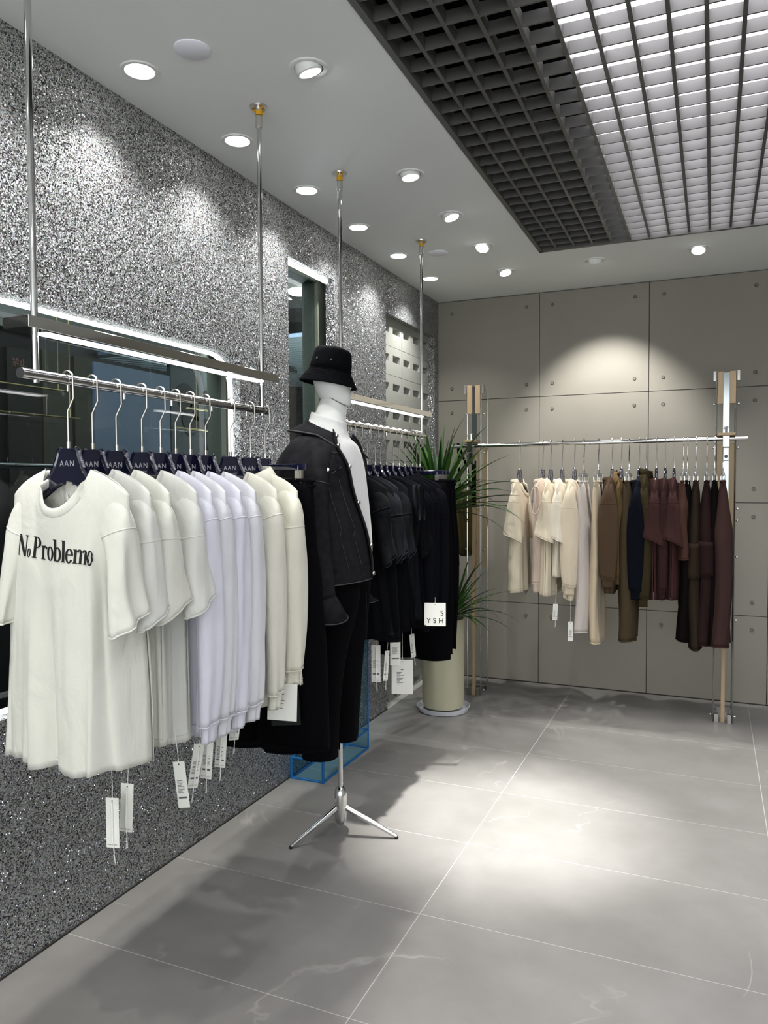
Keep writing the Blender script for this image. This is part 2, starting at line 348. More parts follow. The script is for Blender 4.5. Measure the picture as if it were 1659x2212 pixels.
# rounded corners of the big opening
RC = .15
for (cy, cz, sy, sz) in ((W1[1], W1[3], -1, -1), (W1[1], W1[2], -1, 1)):
    arc = [(cy+sy*RC+(-sy)*RC*math.sin(t), cz+sz*RC+(-sz)*RC*math.cos(t)) for t in [PI/2*q/10 for q in range(11)]]
    wl.prism([(cy, cz)]+arc, lambda a, b, t: (t, a, b), -JD, 0)
wall_left = struct(wl.obj('wall_left', 'glitter'))
bk = MB()                                                    # masonry behind the slab, deeper reveals
for a in ((-3, W1[0]-.02, 0, H), (W1[1]+.04, W2[0]-.0, 0, H), (W2[1]+.0, D+.1, 0, H), (W1[0]-.02, W1[1]+.04, 0, W1[2]-.04), (W1[0]-.02, W1[1]+.04, W1[3]+.04, H), (W2[0], W2[1], 0, W2[2]), (W2[0], W2[1], W2[3], H)):
    bk.box((-.20, a[0], a[2]), (-JD-.05, a[1], a[3]))
struct(bk.obj('wall_left_core', 'reveal_linen'))
# right wall; rear left open, letting added world light in behind the camera
struct(box('wall_right', (5.1, -3, 0), (5.2, D, H), 'ceiling_paint'))
# windows in the left wall: pane + lit frame
win1 = struct(link('window_1', None)); win1.location = (-JD, 0, 0)
box('pane', (-.075, W1[0], W1[2]-.02), (-.069, W1[1]+.03, W1[3]+.03), 'window_glass', win1)
def rr_path(y0, y1, z0, z1, r, n=10):
    P = [(y0, z1)]
    P += [(y1-r+r*math.sin(t), z1-r+r*math.cos(t)) for t in [PI/2*q/n for q in range(n+1)]]
    P += [(y1-r+r*math.cos(t), z0+r-r*math.sin(t)) for t in [PI/2*q/n for q in range(n+1)]]
    P += [(y0, z0)]; return P
ledb = MB(); o_ = rr_path(W1[0], W1[1]-.004, W1[2]+.004, W1[3]-.004, RC-.004); i_ = rr_path(W1[0], W1[1]-.016, W1[2]+.016, W1[3]-.016, RC-.016)
n_ = len(o_)
V = [(-.001, a, b) for a, b in o_]+[(-.001, a, b) for a, b in i_]+[(.017, a, b) for a, b in o_]+[(.017, a, b) for a, b in i_]
F = []
for q in range(n_-1):
    F += [(q, q+1, n_+q+1, n_+q), (2*n_+q, 3*n_+q, 3*n_+q+1, 2*n_+q+1), (n_+q, n_+q+1, 3*n_+q+1, 3*n_+q), (q, 2*n_+q, 2*n_+q+1, q+1)]
ledb.add(V, F).obj('led_strip', 'led_soft', win1)
win2 = struct(link('window_2', None)); win2.location = (-JD, 0, 0)
box('pane', (-.075, W2[0], W2[2]), (-.069, W2[1], W2[3]), 'window_glass', win2)
box('led_strip', (.002, W2[0]+.002, W2[3]-.016), (.022, W2[1]-.012, W2[3]-.001), 'led', win2)
# perforated block wall in the third recess
nw = struct(link('wall_blocks', None)); nw.location = (-.047, 4.76, 0)
def block_mesh():
    b = MB(); hy, z0, z1, g = .0625, .088, .134, .0015; Lb, Hb = .376, .187
    ys = [g, .094-hy, .094+hy, .282-hy, .282+hy, Lb-g]; zs = [g, z0, z1, Hb-g]
    for a in range(5):
        for c in range(3):
            if c == 1 and a in (1, 3):
                y0, y1 = ys[a], ys[a+1]; d = .004
                f = [(0, y0, z0), (0, y1, z0), (0, y1, z1), (0, y0, z1)]; k = [(-.04, y0+.012, z0+.006), (-.04, y1-.012, z0+.006), (-.04, y1-.012, z1-.004), (-.04, y0+.012, z1-.004)]
                b.add(f+k, [(0, 1, 5, 4), (1, 2, 6, 5), (2, 3, 7, 6), (3, 0, 4, 7)])
                b.add([(-.12, p[1], p[2]) for p in k]+k, [(0, 1, 2, 3), (0, 1, 5, 4), (1, 2, 6, 5), (2, 3, 7, 6), (3, 0, 4, 7)])
            else: b.add([(0, ys[a], zs[c]), (0, ys[a+1], zs[c]), (0, ys[a+1], zs[c+1]), (0, ys[a], zs[c+1])], [(0, 1, 2, 3)])
    b.add([(0, g, g), (0, Lb-g, g), (0, Lb-g, Hb-g), (0, g, Hb-g), (-.05, g, g), (-.05, Lb-g, g), (-.05, Lb-g, Hb-g), (-.05, g, Hb-g)], [(0, 1, 5, 4), (1, 2, 6, 5), (2, 3, 7, 6), (3, 0, 4, 7)])
    return b.mesh('block')
bme = block_mesh(); bme.materials.append(MAT['block_concrete'])
for r_ in range(14):
    z = -.077+.1865*r_
    for c_ in range(3):
        y = 4.480+.376*c_-4.76+(0 if r_ % 2 else -.0)
        if z+.187 > 2.62 or z < -.08: continue
        link('block', bme, None, nw, (0, y, z))
# dark strips painted in as the shadow line at the foot of the walls
struct(box('shadow_line_1', (0, -3, 0), (.004, W3[0], .006), 'shadow_gap')); struct(box('shadow_line_2', (.0, D-.005, 0), (5.1, D+.0, .006), 'shadow_gap'))

# ---------------- neighbouring unit seen through the glass
nb = struct(MB().box((-3.2, -1.5, 0), (-3.1, 9, 3.4)).box((-3.2, 9, 0), (-.2, 9.1, 3.4)).box((-3.2, -1.6, 0), (-.2, -1.5, 3.4)).obj('wall_beyond', 'beyond_dark'))
struct(box('floor_beyond', (-3.2, -1.5, -.05), (-.2, 9, 0), 'beyond_slate')); struct(box('ceiling_beyond', (-3.2, -1.5, 3.3), (-.2, 9, 3.4), 'beyond_slate'))
pw = thing('partition_wall', 'dark dividing wall of olive, blue-grey and slate panels seen through the large lit window', 'partition', (-1.22, 0, 0))
for (y0, y1, z0, z1, m_) in ((.8, 2.86, 0, 2.35, 'beyond_dark'), (2.87, 3.06, 0, 2.13, 'beyond_olive'), (3.08, 3.20, 0, 2.13, 'beyond_olive'), (3.22, 3.85, 0, 2.12, 'beyond_blue'), (3.86, 4.6, 0, 2.22, 'beyond_slate'), (-1.2, .79, 0, 2.3, 'beyond_dark'), (2.66, 2.86, 1.2, 2.11, 'beyond_door')):
    box('wall_panel', (0 if m_ != 'beyond_dark' else -.03, y0, z0), (.03 if m_ != 'beyond_dark' else .02, y1, z1), m_, pw)
box('wall_panel', (-.05, .8, 2.2), (.05, 4.6, 2.32), 'beyond_grey', pw)
b = MB(); random.seed(4)
for (cy, cz, r) in ((4.0, 2.0, .09), (4.12, 1.93, .07), (4.05, 1.84, .08), (4.25, 2.02, .06), (4.2, 1.82, .06)):
    b.prism([(cy+r*math.cos(t)*(1+.2*math.sin(3*t)), cz+r*math.sin(t)) for t in [2*PI*q/20 for q in range(20)]], lambda a, c, t: (t, a, c), .03, .034)
b.obj('pattern_patch', 'beyond_dark', pw)
link('lettering', text_mesh('禁止', .042, .0005), 'sign_ink', pw, (.031, 2.73, 2.03), (PI/2, 0, PI/2))
MB().prism([(3.95, 1.45), (4.62, 1.98), (4.62, 1.90), (4.05, 1.45)], lambda a, c, t: (t, a, c), .03, .05).obj('stair_stringer', 'beyond_grey', pw)
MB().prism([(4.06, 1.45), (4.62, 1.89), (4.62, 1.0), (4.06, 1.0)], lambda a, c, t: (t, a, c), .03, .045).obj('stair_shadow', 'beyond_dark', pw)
for (y0, y1, z) in ((1.6, 2.654, 1.876), (1.6, 2.72, 1.757), (3.50, 3.877, 1.878), (3.392, 3.875, 1.762)):
    nm_ = MB().tube([(0, y0, 0), (0, y1, 0)], .0045, 8).tube([(0, y0+.2, 0), (0, y0+.2, 3.3-z)], .002, 6).tube([(0, y1-.06, 0), (0, y1-.06, 3.3-z)], .002, 6)
    o = nm_.obj('display_bar', 'gold', None, (-.8, 0, z), smooth=True)
    tag(o, {1.6: {1.876: 'upper gold display bar behind left part of lit window', 1.757: 'lower gold display bar behind left part of lit window'}, 3.50: {1.878: 'upper short gold bar behind right end of lit window'}, 3.392: {1.762: 'lower short gold bar behind right end of lit window'}}[y0][z], 'bar', 'gold bars in the neighbouring unit')
fr = thing('clothes_rail', 'chrome rail with dark clothes standing beyond the large window at far left', 'clothes rail', (-1.0, 2.2, 0))
MB().tube([(0, -.7, 1.54), (0, .55, 1.54)], .014, 12).obj('rail', 'chrome', fr, smooth=True)
MB().tube([(0, -.65, 1.54), (0, -.65, 0)], .012, 10).obj('upright', 'chrome', fr, smooth=True); MB().tube([(0, .5, 1.54), (0, .5, 0)], .012, 10).obj('upright', 'chrome', fr, smooth=True)

# neighbouring ceiling seen through the tall window: beams, ribbed blue soffit, lamp
def beam(p, q, wd, ht, m_, name, label):
    p, q = Vector(p), Vector(q); d = (q-p); L = d.length; d.normalize(); s_ = d.cross(Vector((0, 0, 1))).normalized()*wd/2
    V = [p-s_, p+s_, q+s_, q-s_]; V += [v+Vector((0, 0, ht)) for v in V]
    o = MB().add(V, [(0, 3, 2, 1), (4, 5, 6, 7), (0, 1, 5, 4), (1, 2, 6, 5), (2, 3, 7, 6), (3, 0, 4, 7)]).obj(name, m_); tag(o, label, 'beam', 'ceiling beams in the neighbouring unit'); return o
ords = ['first', 'second', 'third', 'fourth']
for q in range(4):
    beam((-3.0, 5.6+.62*q-.9, 3.08), (-.3, 5.6+.62*q-.1, 3.08), .11, .2, 'beyond_grey', 'ceiling_beam', f'{ords[q]} grey ceiling beam from the top, seen through the tall window')
so = thing('ribbed_soffit', 'blue-grey ribbed ceiling panel seen through the tall narrow window', 'ceiling panel', (-1.85, 5.2, 2.55))
box('soffit_board', (-1.2, 0, .03), (.9, 2.6, .06), 'beyond_blue', so)
rib = MB().box((-1.2, 0, 0), (.9, .045, .03)).mesh('slat')
for q in range(28): link('slat', rib, 'beyond_slate', so, (0, .09*q, 0))
o = MB().lathe([(0, 0), (.085, 0), (.1, .01), (.1, .03)], 24).obj('round_lamp', 'lens', None, (-1.317, 5.717, 3.05)); tag(o, 'glowing round lamp on the neighbouring ceiling behind the tall window', 'ceiling light')
o = box('air_vent', (-2.05, 6.25, 2.5), (-1.75, 6.42, 2.53), 'void'); tag(o, 'small black vent under the ribbed soffit behind the tall window', 'vent')
ld = bpy.data.lights.new('neighbour_fill', 'AREA'); ld.energy = 110; ld.size = 1.6; ld.color = (.9, .96, 1); lo = bpy.data.objects.new('neighbour_fill', ld); C.objects.link(lo); lo.location = (-1.7, 5.2, 1.2); lo.rotation_euler = (PI, 0, 0)  # unseen fill lights, added to brighten the view through the glass
for lc, tg, en in (((-.32, 2.2, 2.7), (-1.2, 3.4, 1.7), 16), ((-.6, 4.4, 2.2), (-2.2, 7.6, 3.1), 60)):
    ld = bpy.data.lights.new('neighbour_fill', 'AREA'); ld.energy = en; ld.size = .5; lo = bpy.data.objects.new('neighbour_fill', ld); C.objects.link(lo); lo.location = lc
    lo.rotation_euler = (Vector(tg)-Vector(lc)).to_track_quat('-Z', 'Y').to_euler()

# ================================================================== CEILING FIXTURES
def spot(loc, target, power, ang, blend=.6, radius=.02, color=(1, .985, .96)):
    l = bpy.data.lights.new('spot', 'SPOT'); l.energy = power; l.spot_size = math.radians(ang); l.spot_blend = blend; l.shadow_soft_size = radius; l.color = color
    o = bpy.data.objects.new('spot', l); C.objects.link(o); o.location = loc
    o.rotation_euler = (Vector(target)-Vector(loc)).to_track_quat('-Z', 'Y').to_euler(); return o
ring_me = MB().lathe([(.046, .001), (.048, -.004), (.060, -.004), (.063, 0)], 32).mesh('trim_ring', True)
lens_me = MB().lathe([(0, -.0035), (.042, -.0035), (.047, -.001)], 32).mesh('lens', True)
def downlight(x, y, label, group, target=None, power=0, ang=70, eye=False, on=True, blend=.7):
    t = thing('ceiling_downlight', label, 'downlight', (x, y, H), 0, group)
    link('trim_ring', ring_me, 'lamp_white', t)
    if not eye: link('lens', lens_me, 'lens' if on else 'lens_off', t)
    else:
        d = (Vector(target)-Vector((x, y, H))).normalized()
        q = d.to_track_quat('-Z', 'Y').to_euler()
        e = link('eyeball', MB().lathe([(.044, .02), (.045, 0), (.042, -.014), (.037, -.018), (.035, -.015)], 28).mesh('eyeball', True), 'lamp_white', t, (0, 0, 0), q)
        link('lens', MB().lathe([(0, -.0170), (.035, -.0160)], 24).mesh('lens'), 'lens' if on else 'lens_off', e)
    if power:
        d = (Vector(target)-Vector((x, y, H))).normalized()
        s_ = spot(Vector((x, y, H))+d*.045, target, power, ang, blend); 
    return t
place = ['nearest', 'second nearest', 'third nearest', 'third farthest', 'second farthest', 'farthest']
for k in range(6):
    y = 2.025+.5575*k
    downlight(.176, y, f'round recessed downlight close to glitter wall, {place[k]} of the visible wall row', 'wall-washing downlights', (.20, y, 0), WALL_W, 120, blend=1.0)
for k in range(1, 5):
    y = 2.025-.5575*k; downlight(.176, y, f'round recessed downlight by glitter wall outside the view, {["","first","second","third","fourth"][k]} towards the shop front', 'wall-washing downlights out of view', (.20, y, 0), WALL_W, 120, blend=1.0)
row2 = [(.688, 2.231, (1.25, 3.05, 0), .6), (.677, 3.162, (1.04, 3.18, 0), 20), (.680, 3.720, (1.6, 3.6, 0), .55), (.687, 4.276, (.5, 3.3, 1.0), .8), (.674, 4.834, (1.3, 4.2, .3), .6)]
for k, (x, y, tg, pw_) in enumerate(row2):
    downlight(x, y, f'tilting eyeball downlight beside the ceiling grid, {["nearest","second nearest","middle","second farthest","farthest"][k]} of its row', 'eyeball downlights beside the grid', tg, AIM_W*pw_, 34 if k == 1 else 60, eye=True, blend=1.0 if k == 1 else .7)
downlight(1.231, 4.828, 'eyeball downlight turned to the back wall, its face hidden, above the clothes rail', 'eyeball downlights along the back wall', (1.24, D, 1.46), 92, 80, eye=True)
downlight(1.814, 4.827, 'glaring eyeball downlight near the right end of the back wall', 'eyeball downlights along the back wall', (1.75, 3.7, 0), 70, 60, eye=True)
for x, y, lb in ((.409, 1.993, 'flat round grey speaker cover on ceiling, the nearer one'), (.411, 4.297, 'flat round white speaker cover on ceiling near the far corner')):
    o = MB().lathe([(0, -.006), (.052, -.006), (.056, -.003), (.056, 0)], 32).obj('speaker_cover', 'speaker_white', None, (x, y, H), smooth=True); tag(o, lb, 'ceiling speaker')
# unseen spots added to brighten the racks and make the right floor pool
for k, (x, y, tg, p_) in enumerate([(2.6, .35, (.5, 1.7, 1.2), 8), (1.6, -.9, (.5, 1.5, 1.1), 8), (3.9, 3.2, (1.92, 3.70, 0), 230), (3.9, 1.2, (2.6, 2.0, 0), 15), (3.0, 4.85, (1.9, 5.2, 1.2), 20)]):
    downlight(x, y, f'added eyeball downlight outside the view, {["near the camera","behind the camera","by the right wall","in the near right corner","in the far right corner"][k]}', 'added eyeball downlights out of view', tg, p_, 44, eye=True)

# ================================================================== HANGING RAILS
def hung_rack(y0, y1, label, order):
    t = thing('ceiling_hung_rail', label, 'clothes rail', (.4, y0, 0)); L = y1-y0
    for yy, which in ((0, 0), (L, 1)):
        MB().tube([(0, yy, 1.70), (0, yy, H-.012)], .0085, 14).obj('pole', 'chrome', t, smooth=True)
        fl = MB().lathe([(0, -.022), (.013, -.022), (.0135, -.004)], 20).lathe([(.030, -.006), (.031, 0), (0, 0)], 24).lathe([(0, -.075), (.0125, -.075), (.0125, -.035)], 16).obj('ceiling_flange', 'brushed', t, (0, yy, H), smooth=True)
        tp = MB(); random.seed(int(order*10+which))
        for q in range(4):
            a = random.uniform(0, 2*PI); r = random.uniform(.016, .030)
            tp.tube([(.5*r*math.cos(a), .5*r*math.sin(a), -.026), (.6*r*math.cos(a), .6*r*math.sin(a), -.010), (r*math.cos(a), r*math.sin(a), -.008)], .0035, 6)
        tp.tube([(0, 0, -.032), (0, 0, -.018)], .0138, 10).obj('tape', 'tape', fl, (0, 0, 0))
    MB().tube([(0, -.045, 1.719), (0, L+.04, 1.719)], .0135, 24).obj('rail', 'chrome', t, smooth=True)
    bx = MB().box((-.042, -.055, 1.822), (.042, L+.05, 1.850)) .obj('light_box', 'mirror_polish', t, bevel=.0008); bx['label'] = 'mirror-polished slim light box'
    box('led_strip', (-.017, .02, 1.8195), (.017, L-.01, 1.8215), 'led', bx)
    for q in range(5):
        MB().tube([(0, L*(q+.5)/5, 1.706), (0, L*(q+.5)/5, 1.690)], .004, 8).obj('set_screw', 'brushed', t, smooth=True)
    ar = bpy.data.lights.new('rail_strip', 'AREA'); ar.shape = 'RECTANGLE'; ar.size = .06; ar.size_y = L-.05; ar.energy = 2.2*L
    ao = bpy.data.objects.new('rail_strip', ar); C.objects.link(ao); ao.parent = t; ao.location = (0, L/2, 1.817)
    return t
hung_rack(1.375, 2.385, 'chrome clothes rail with lit bar hung from the ceiling, nearer one with white clothes', 1)
hung_rack(3.030, 4.045, 'chrome clothes rail with lit bar hung from ceiling, farther one with black clothes', 2)

# ------------------------------------------------------------------ hangers
def hook_path():
    P = [(-.019, 0, -.006)]+[(.019*math.cos(PI-PI*q/10), 0, .019*math.sin(PI*q/10)) for q in range(11)]+[(.0195, 0, -.05), (.0, 0, -.082), (.0, 0, -.165)]
    return P
def flat_bar(P, a=.0028, b_=.0022): return MB().tube(P, a, 6, squash=(a, b_, (0, 1, 0)))
def hanger_proto(metal='hook_metal'):
    t = bpy.data.objects.new('clothes_hanger', None); C.objects.link(t)
    flat_bar(hook_path()).obj('hook', metal, t, smooth=True)
    MB().tube([(0, 0, -.160), (0, 0, -.178)], .0055, 12).obj('ferrule', 'brushed', t, smooth=True)
    half = [(.030, 0), (.035, -.022), (.049, -.052), (.074, -.082), (.105, -.108), (.132, -.128), (.138, -.138), (.132, -.146), (.10, -.130), (.070, -.112), (.044, -.095), (.022, -.086), (0, -.082)]
    poly = [(-a, b2) for a, b2 in half[:-1]]; poly = poly[::-1]; poly = half[::-1][1:] and ([(x, z) for x, z in half]+[(-x, z) for x, z in half[:-1][::-1]])
    B = MB(); n = len(poly)
    mid = [(a, b2) for a, b2 in poly]
    # plate with a raised rim: two thicknesses
    k = len(half)
    for s in (1, -1):
        for i in range(k//2):
            pass
    up, lo = half[:7], half[7:][::-1]
    # quad strip between upper and lower outline so the concave shape stays clean
    m_ = 7
    def samp(pl_, u):
        L_ = [0]
        for i in range(1, len(pl_)): L_.append(L_[-1]+math.dist(pl_[i], pl_[i-1]))
        d = u*L_[-1]
        for i in range(1, len(pl_)):
            if d <= L_[i]+1e-9:
                f = (d-L_[i-1])/max(L_[i]-L_[i-1], 1e-9); return (pl_[i-1][0]+f*(pl_[i][0]-pl_[i-1][0]), pl_[i-1][1]+f*(pl_[i][1]-pl_[i-1][1]))
        return pl_[-1]
    up = [(0, .002), (.030, 0)]+half[1:7]; lo = [(0, -.082)]+half[7:12][::-1]+[(.137, -.142)]
    N = 18; U = [samp(up, i/N) for i in range(N+1)]; Lw = [samp(lo, i/N) for i in range(N+1)]
    for s in (1, -1):
        for y in (-.0055, .0055):
            V = [(s*a, y, c) for a, c in U]+[(s*a, y, c) for a, c in Lw]
            B.add(V, [(i, i+1, N+2+i, N+1+i) for i in range(N)])
        for R_ in (U, Lw):
            V = [(s*a, -.0055, c) for a, c in R_]+[(s*a, .0055, c) for a, c in R_]; B.add(V, [(i, i+1, N+2+i, N+1+i) for i in range(N)])
        B.tube([(s*a, 0, c) for a, c in U[2:]], .0075, 8)
        B.tube([(s*a, 0, c) for a, c in Lw[2:]], .0065, 8)
    B.obj('shoulder_bar', 'hanger_navy', t, (0, 0, -.178), smooth=True)
    return t
def clip_hanger_proto(bar='hanger_navy', metal='hook_metal', w_=.17):
    t = bpy.data.objects.new('clip_hanger', None); C.objects.link(t)
    flat_bar(hook_path()).obj('hook', metal, t, smooth=True)
    MB().tube([(0, 0, -.160), (0, 0, -.176)], .0055, 12).obj('ferrule', 'brushed', t, smooth=True)
    MB().box((-.022, -.005, -.20), (.022, .005, -.176)).box((-w_, -.006, -.222), (w_, .006, -.198)).obj('cross_bar', bar, t, bevel=.002)
    for s in (-1, 1):
        c = MB()
        for y in (-.010, .010):
            c.tube([(0, y*.6, -.205), (0, y*1.2, -.228), (0, y*.5, -.262)], .0018, 6)
            c.box((-.014, min(y*.3, y), -.268), (.014, max(y*.3, y), -.252))
            c.box((-.010, min(y*1.1, y*1.3), -.250), (.010, max(y*1.1, y*1.3), -.222))
        c.obj('clip', 'brushed', t, (s*(w_-.03), 0, 0), smooth=True)
    return t
HP, CP, CPG = hanger_proto(), clip_hanger_proto(), clip_hanger_proto('hanger_grey', 'chrome', .15)
for z in (HP,): 
    lt = link('lettering', text_mesh('AAN', .021, .0003, spacing=1.25), 'lettering_grey', z, (0, -.0066, -.222), (PI/2, 0, 0))
HC = dup(HP); HC.children[0].data = HC.children[0].data.copy(); HC.children[0].data.materials[0] = MAT['chrome']
_used = set()
def hanger(proto, loc, rz, label, group):
    o = proto if proto.name not in _used else dup(proto)
    if proto.name not in _used: _used.add(proto.name)
    o.location = loc; o.rotation_euler = (0, 0, rz); tag(o, label, 'clothes hanger', group); return o
PR = {}
for k_, p_ in (('a', HP), ('c', CP), ('g', CPG), ('h', HC)): PR[k_] = p_
_first = {k_: True for k_ in PR}
_TREE = {k_: p_ for k_, p_ in PR.items()}
def put_hanger(kind, loc, rz, label, group):
    if _first[kind]: o = PR[kind]; _first[kind] = False
    else: o = dup(PR[kind])
    o.location = loc; o.rotation_euler = (0, 0, rz); tag(o, label, 'clothes hanger', group); return o

# ------------------------------------------------------------------ garments
def sstep(x): x = np.clip(x, 0, 1); return x*x*(3-2*x)
def interp(keys, t):
    k = np.array(keys, float); return np.stack([np.interp(t, k[:, 0], k[:, i]) for i in range(1, k.shape[1])], -1) if k.shape[1] > 2 else np.interp(t, k[:, 0], k[:, 1])
def catmull(P, n):
    P = np.array(P, float); P = np.vstack([2*P[0]-P[1], P, 2*P[-1]-P[-2]]); out = []
    m = len(P)-3
    for q in np.linspace(0, m, n):
        i = min(int(q), m-1); t = q-i; a, b, c, d = P[i:i+4]
        out.append(.5*((2*b)+(-a+c)*t+(2*a-5*b+4*c-d)*t*t+(-a+3*b-3*c+d)*t**3))
    return np.array(out)
class Waves:
    def __init__(s, seed, n=7, f0=2, f1=9):
        r = np.random.RandomState(seed); s.f = r.uniform(f0, f1, n); s.g = r.uniform(-1.6, 1.6, n); s.p = r.uniform(0, 2*PI, n); s.a = r.uniform(.4, 1, n)/np.sqrt(n)
    def __call__(s, u, t): return sum(a*np.sin(f*u*PI*.5+g*t+p) for f, g, p, a in zip(s.f, s.g, s.p, s.a))
def garment_body(parent, m, Ws=.185, Wm=.185, Wh=.19, L=.76, nw=.074, nf=.10, nb=.015, nd=.05, Dh=.05, fold=.016, seed=1, tip=.064, name='body', hemw=.003, solid=.0025, side=0., flank=None):
    NS, NT = 49, 46
    s = np.linspace(-1, 1, NS); s = np.sign(s)*np.abs(s)**.92; t = np.linspace(0, 1, NT)**1.15
    Sg, Tg = np.meshgrid(s, t); R = []
    w1, w2, w3 = Waves(seed, 6, 1.5, 5), Waves(seed+50, 6, 4, 12), Waves(seed+90, 5, 1, 4)
    for sg, nk in ((-1, nf), (1, nb)):
        W = np.interp(Tg, [0, .12, .45, 1], [Ws, Ws*1.03, Wm, Wh]); u = Sg*W; u0 = Sg*Ws; au = np.abs(u0)
        zt = np.where(au < nw, -nk*np.sqrt(np.clip(1-(au/nw)**2.2, 0, 1)), -tip*(((au-nw)/(Ws-nw)).clip(0, 1))*(.62+.38*((au-nw)/(Ws-nw)).clip(0, 1)**2))
        z = zt+(-L-zt)*Tg
        dn = (zt-z)
        prof = (1-np.abs(Sg)**2.6)**.6
        Dp = np.interp(Tg, [0, .1, .3, 1], [.012, .026, .042, Dh])
        neck = np.where(au < nw, nd*np.sqrt(np.clip(1-(au/nw)**2, 0, 1)), 0)*np.exp(-dn/.09)
        v = sg*(neck+Dp*prof*(1-np.exp(-dn/.02))+.004*prof)
        amp = fold*sstep((Tg-.08)/.9)
        v = v+amp*(w1(Sg*2.2, Tg*2)*1.0)+amp*.45*w2(Sg*2.2, Tg*3)*sg+side*np.abs(Sg)**3*Tg
        u = u+amp*.35*w3(Sg*2, Tg*3)
        z = z+.006*w3(Sg*2, 0)*Tg+hemw*np.sin(Sg*3+seed)*Tg**4
        if flank:
            f0, cmp_, dep = flank; k_ = sstep((Tg-.06)/.35); e_ = np.clip(u-f0, 0, None); u = u-e_*(1-cmp_)*k_; v = v+np.minimum(e_*.85, dep)*k_
        R.append((np.stack([u, v, z], -1), False))
    o = grid_obj(name, R, m, parent, solid, weld=2e-3 if False else 5e-4)
    P = R[0][0]; o['_'] = 0; del o['_']
    return o, R
def edge_tube(name, P, m, parent, a=.0105, b_=.0028, n=8, up=(0, 0, 1), smooth='all', closed=True):
    """flat rib following a line of points; a = half width, b = half thickness"""
    P = [Vector(p) for p in P]; k = len(P); V = []
    cen = sum(P, Vector())/k
    for i, p in enumerate(P):
        d = (P[(i+1) % k]-P[i-1]).normalized() if closed else (P[min(i+1, k-1)]-P[max(i-1, 0)]).normalized()
        U_ = Vector(up[i]) if isinstance(up, list) else Vector(up); e1 = (U_-d*U_.dot(d)).normalized(); e2 = d.cross(e1)
        for j in range(n): t = 2*PI*j/n; V.append(p+e1*a*math.cos(t)+e2*b_*math.sin(t))
    F = [(i*n+j, i*n+(j+1) % n, ((i+1) % k)*n+(j+1) % n, ((i+1) % k)*n+j) for i in range(k if closed else k-1) for j in range(n)]
    if not closed: F += [tuple(range(n)), tuple(range((k-1)*n, k*n))]
    o = MB().add(V, F).obj(name, m, parent, smooth='all'); return o
def neck_rib(R, m, parent, Ws, nw, wdt=.0125):
    pts = []; ups = []
    for idx, (P, _) in enumerate(R):
        row = P[0]; r2 = P[1]; js = [j for j in range(row.shape[0]) if abs(row[j, 0]) <= nw+.003]
        if idx: js = js[::-1][1:-1]
        for j in js:
            p = row[j]; q = P[2][j]; d = (q-p); d = d/np.linalg.norm(d); c = p+d*wdt*.75; nrm = np.array([0, -1 if idx == 0 else 1, .35]); pts.append(Vector(c)+Vector(nrm)*.0015); ups.append(tuple(-d))
    return edge_tube('neck_rib', pts, m, parent, a=wdt, b_=.0032, up=ups)
SHORT = [(-.085, -.118, .020, .062), (-.050, -.130, .027, .060), (-.030, -.165, .036, .046), (-.018, -.228, .046, .036), (-.008, -.300, .055, .030), (.006, -.378, .061, .027)]
LONG = [(-.085, -.118, .020, .062), (-.050, -.130, .027, .060), (-.030, -.165, .036, .046), (-.020, -.23, .045, .036), (-.014, -.34, .051, .031), (-.012, -.48, .049, .029), (-.014, -.62, .045, .026), (-.020, -.735, .038, .023)]
def sleeve(parent, m, side, Ws, prof, seed=1, vshift=0., cuff=None, fold=.006, seam=.40, cuffm=None, lean=0., solid=.0025, su=1., slant=.45):
    P = np.array(prof, float); M = 40 if len(prof) > 6 else 30
    Q = catmull(P, M); N = 28; w = Waves(seed*7+3+side, 6, 1, 4); w2 = Waves(seed*5+side, 6, 3, 9)
    ang = np.linspace(0, 2*PI, N, endpoint=False); rows = []
    for i in range(M):
        a = Q[max(i-1, 0)]; b = Q[min(i+1, M-1)]; d = np.array([b[0]-a[0], b[1]-a[1]]); d /= np.linalg.norm(d)
        e2 = np.array([d[1], -d[0]])      # perpendicular in (u,z)
        if e2[1] < 0 and i < 3: e2 = -e2
        t = i/(M-1)
        e2 = np.array([-d[1], d[0]])
        ra, rb = Q[i, 2], Q[i, 3]
        st = np.sign(np.sin(ang))*np.abs(np.sin(ang))**.85; ct = np.cos(ang)
        dw = fold*t*(w(np.cos(ang)*1.2, t*4)+.7*w2(np.sin(ang), t*7))
        r_ = 1.0+(.0 if t < seam else .035*math.exp(-(t-seam)*9))
        uu = Ws+Q[i, 0]*su+e2[0]*(rb*st*r_)+dw*.9; zz = Q[i, 1]+e2[1]*(rb*st*r_)+fold*.5*t*w(ang/3, t*3)
        vv = vshift*t+ra*ct*r_+lean*t
        zz = zz+slant*ra*ct*sstep((t-.55)/.45)*(1 if not cuff else .3)
        rows.append(np.stack([side*uu, vv, zz], -1))
    A = np.array(rows)
    if side < 0: A = A[:, ::-1]
    o = grid_obj('sleeve', [(A, True)], m, parent, solid)
    # stitched seam where the sleeve joins
    k = int(seam*(M-1)); edge_tube('sleeve_seam', [tuple(p) for p in A[k]], m, o, a=.0022, b_=.0022, n=5)
    edge_tube('sleeve_hem', [tuple(p) for p in A[-1]], m, o, a=.0024, b_=.0016, n=6)
    if cuff:
        c = A[-1].mean(0); B = [A[-1]*1.0]
        for q in range(1, 7):
            f = (.80, .74, .74, .74, .75, .74)[q-1]; ring = c+(A[-1]-c)*np.array([f, f*.95, f]); ring[:, 2] = c[2]-cuff*q/6-.002; ring[:, 0] -= side*.001*q; B.append(ring)
        grid_obj('cuff', [(np.array(B), True)], cuffm or m, o, solid)
    return o, A
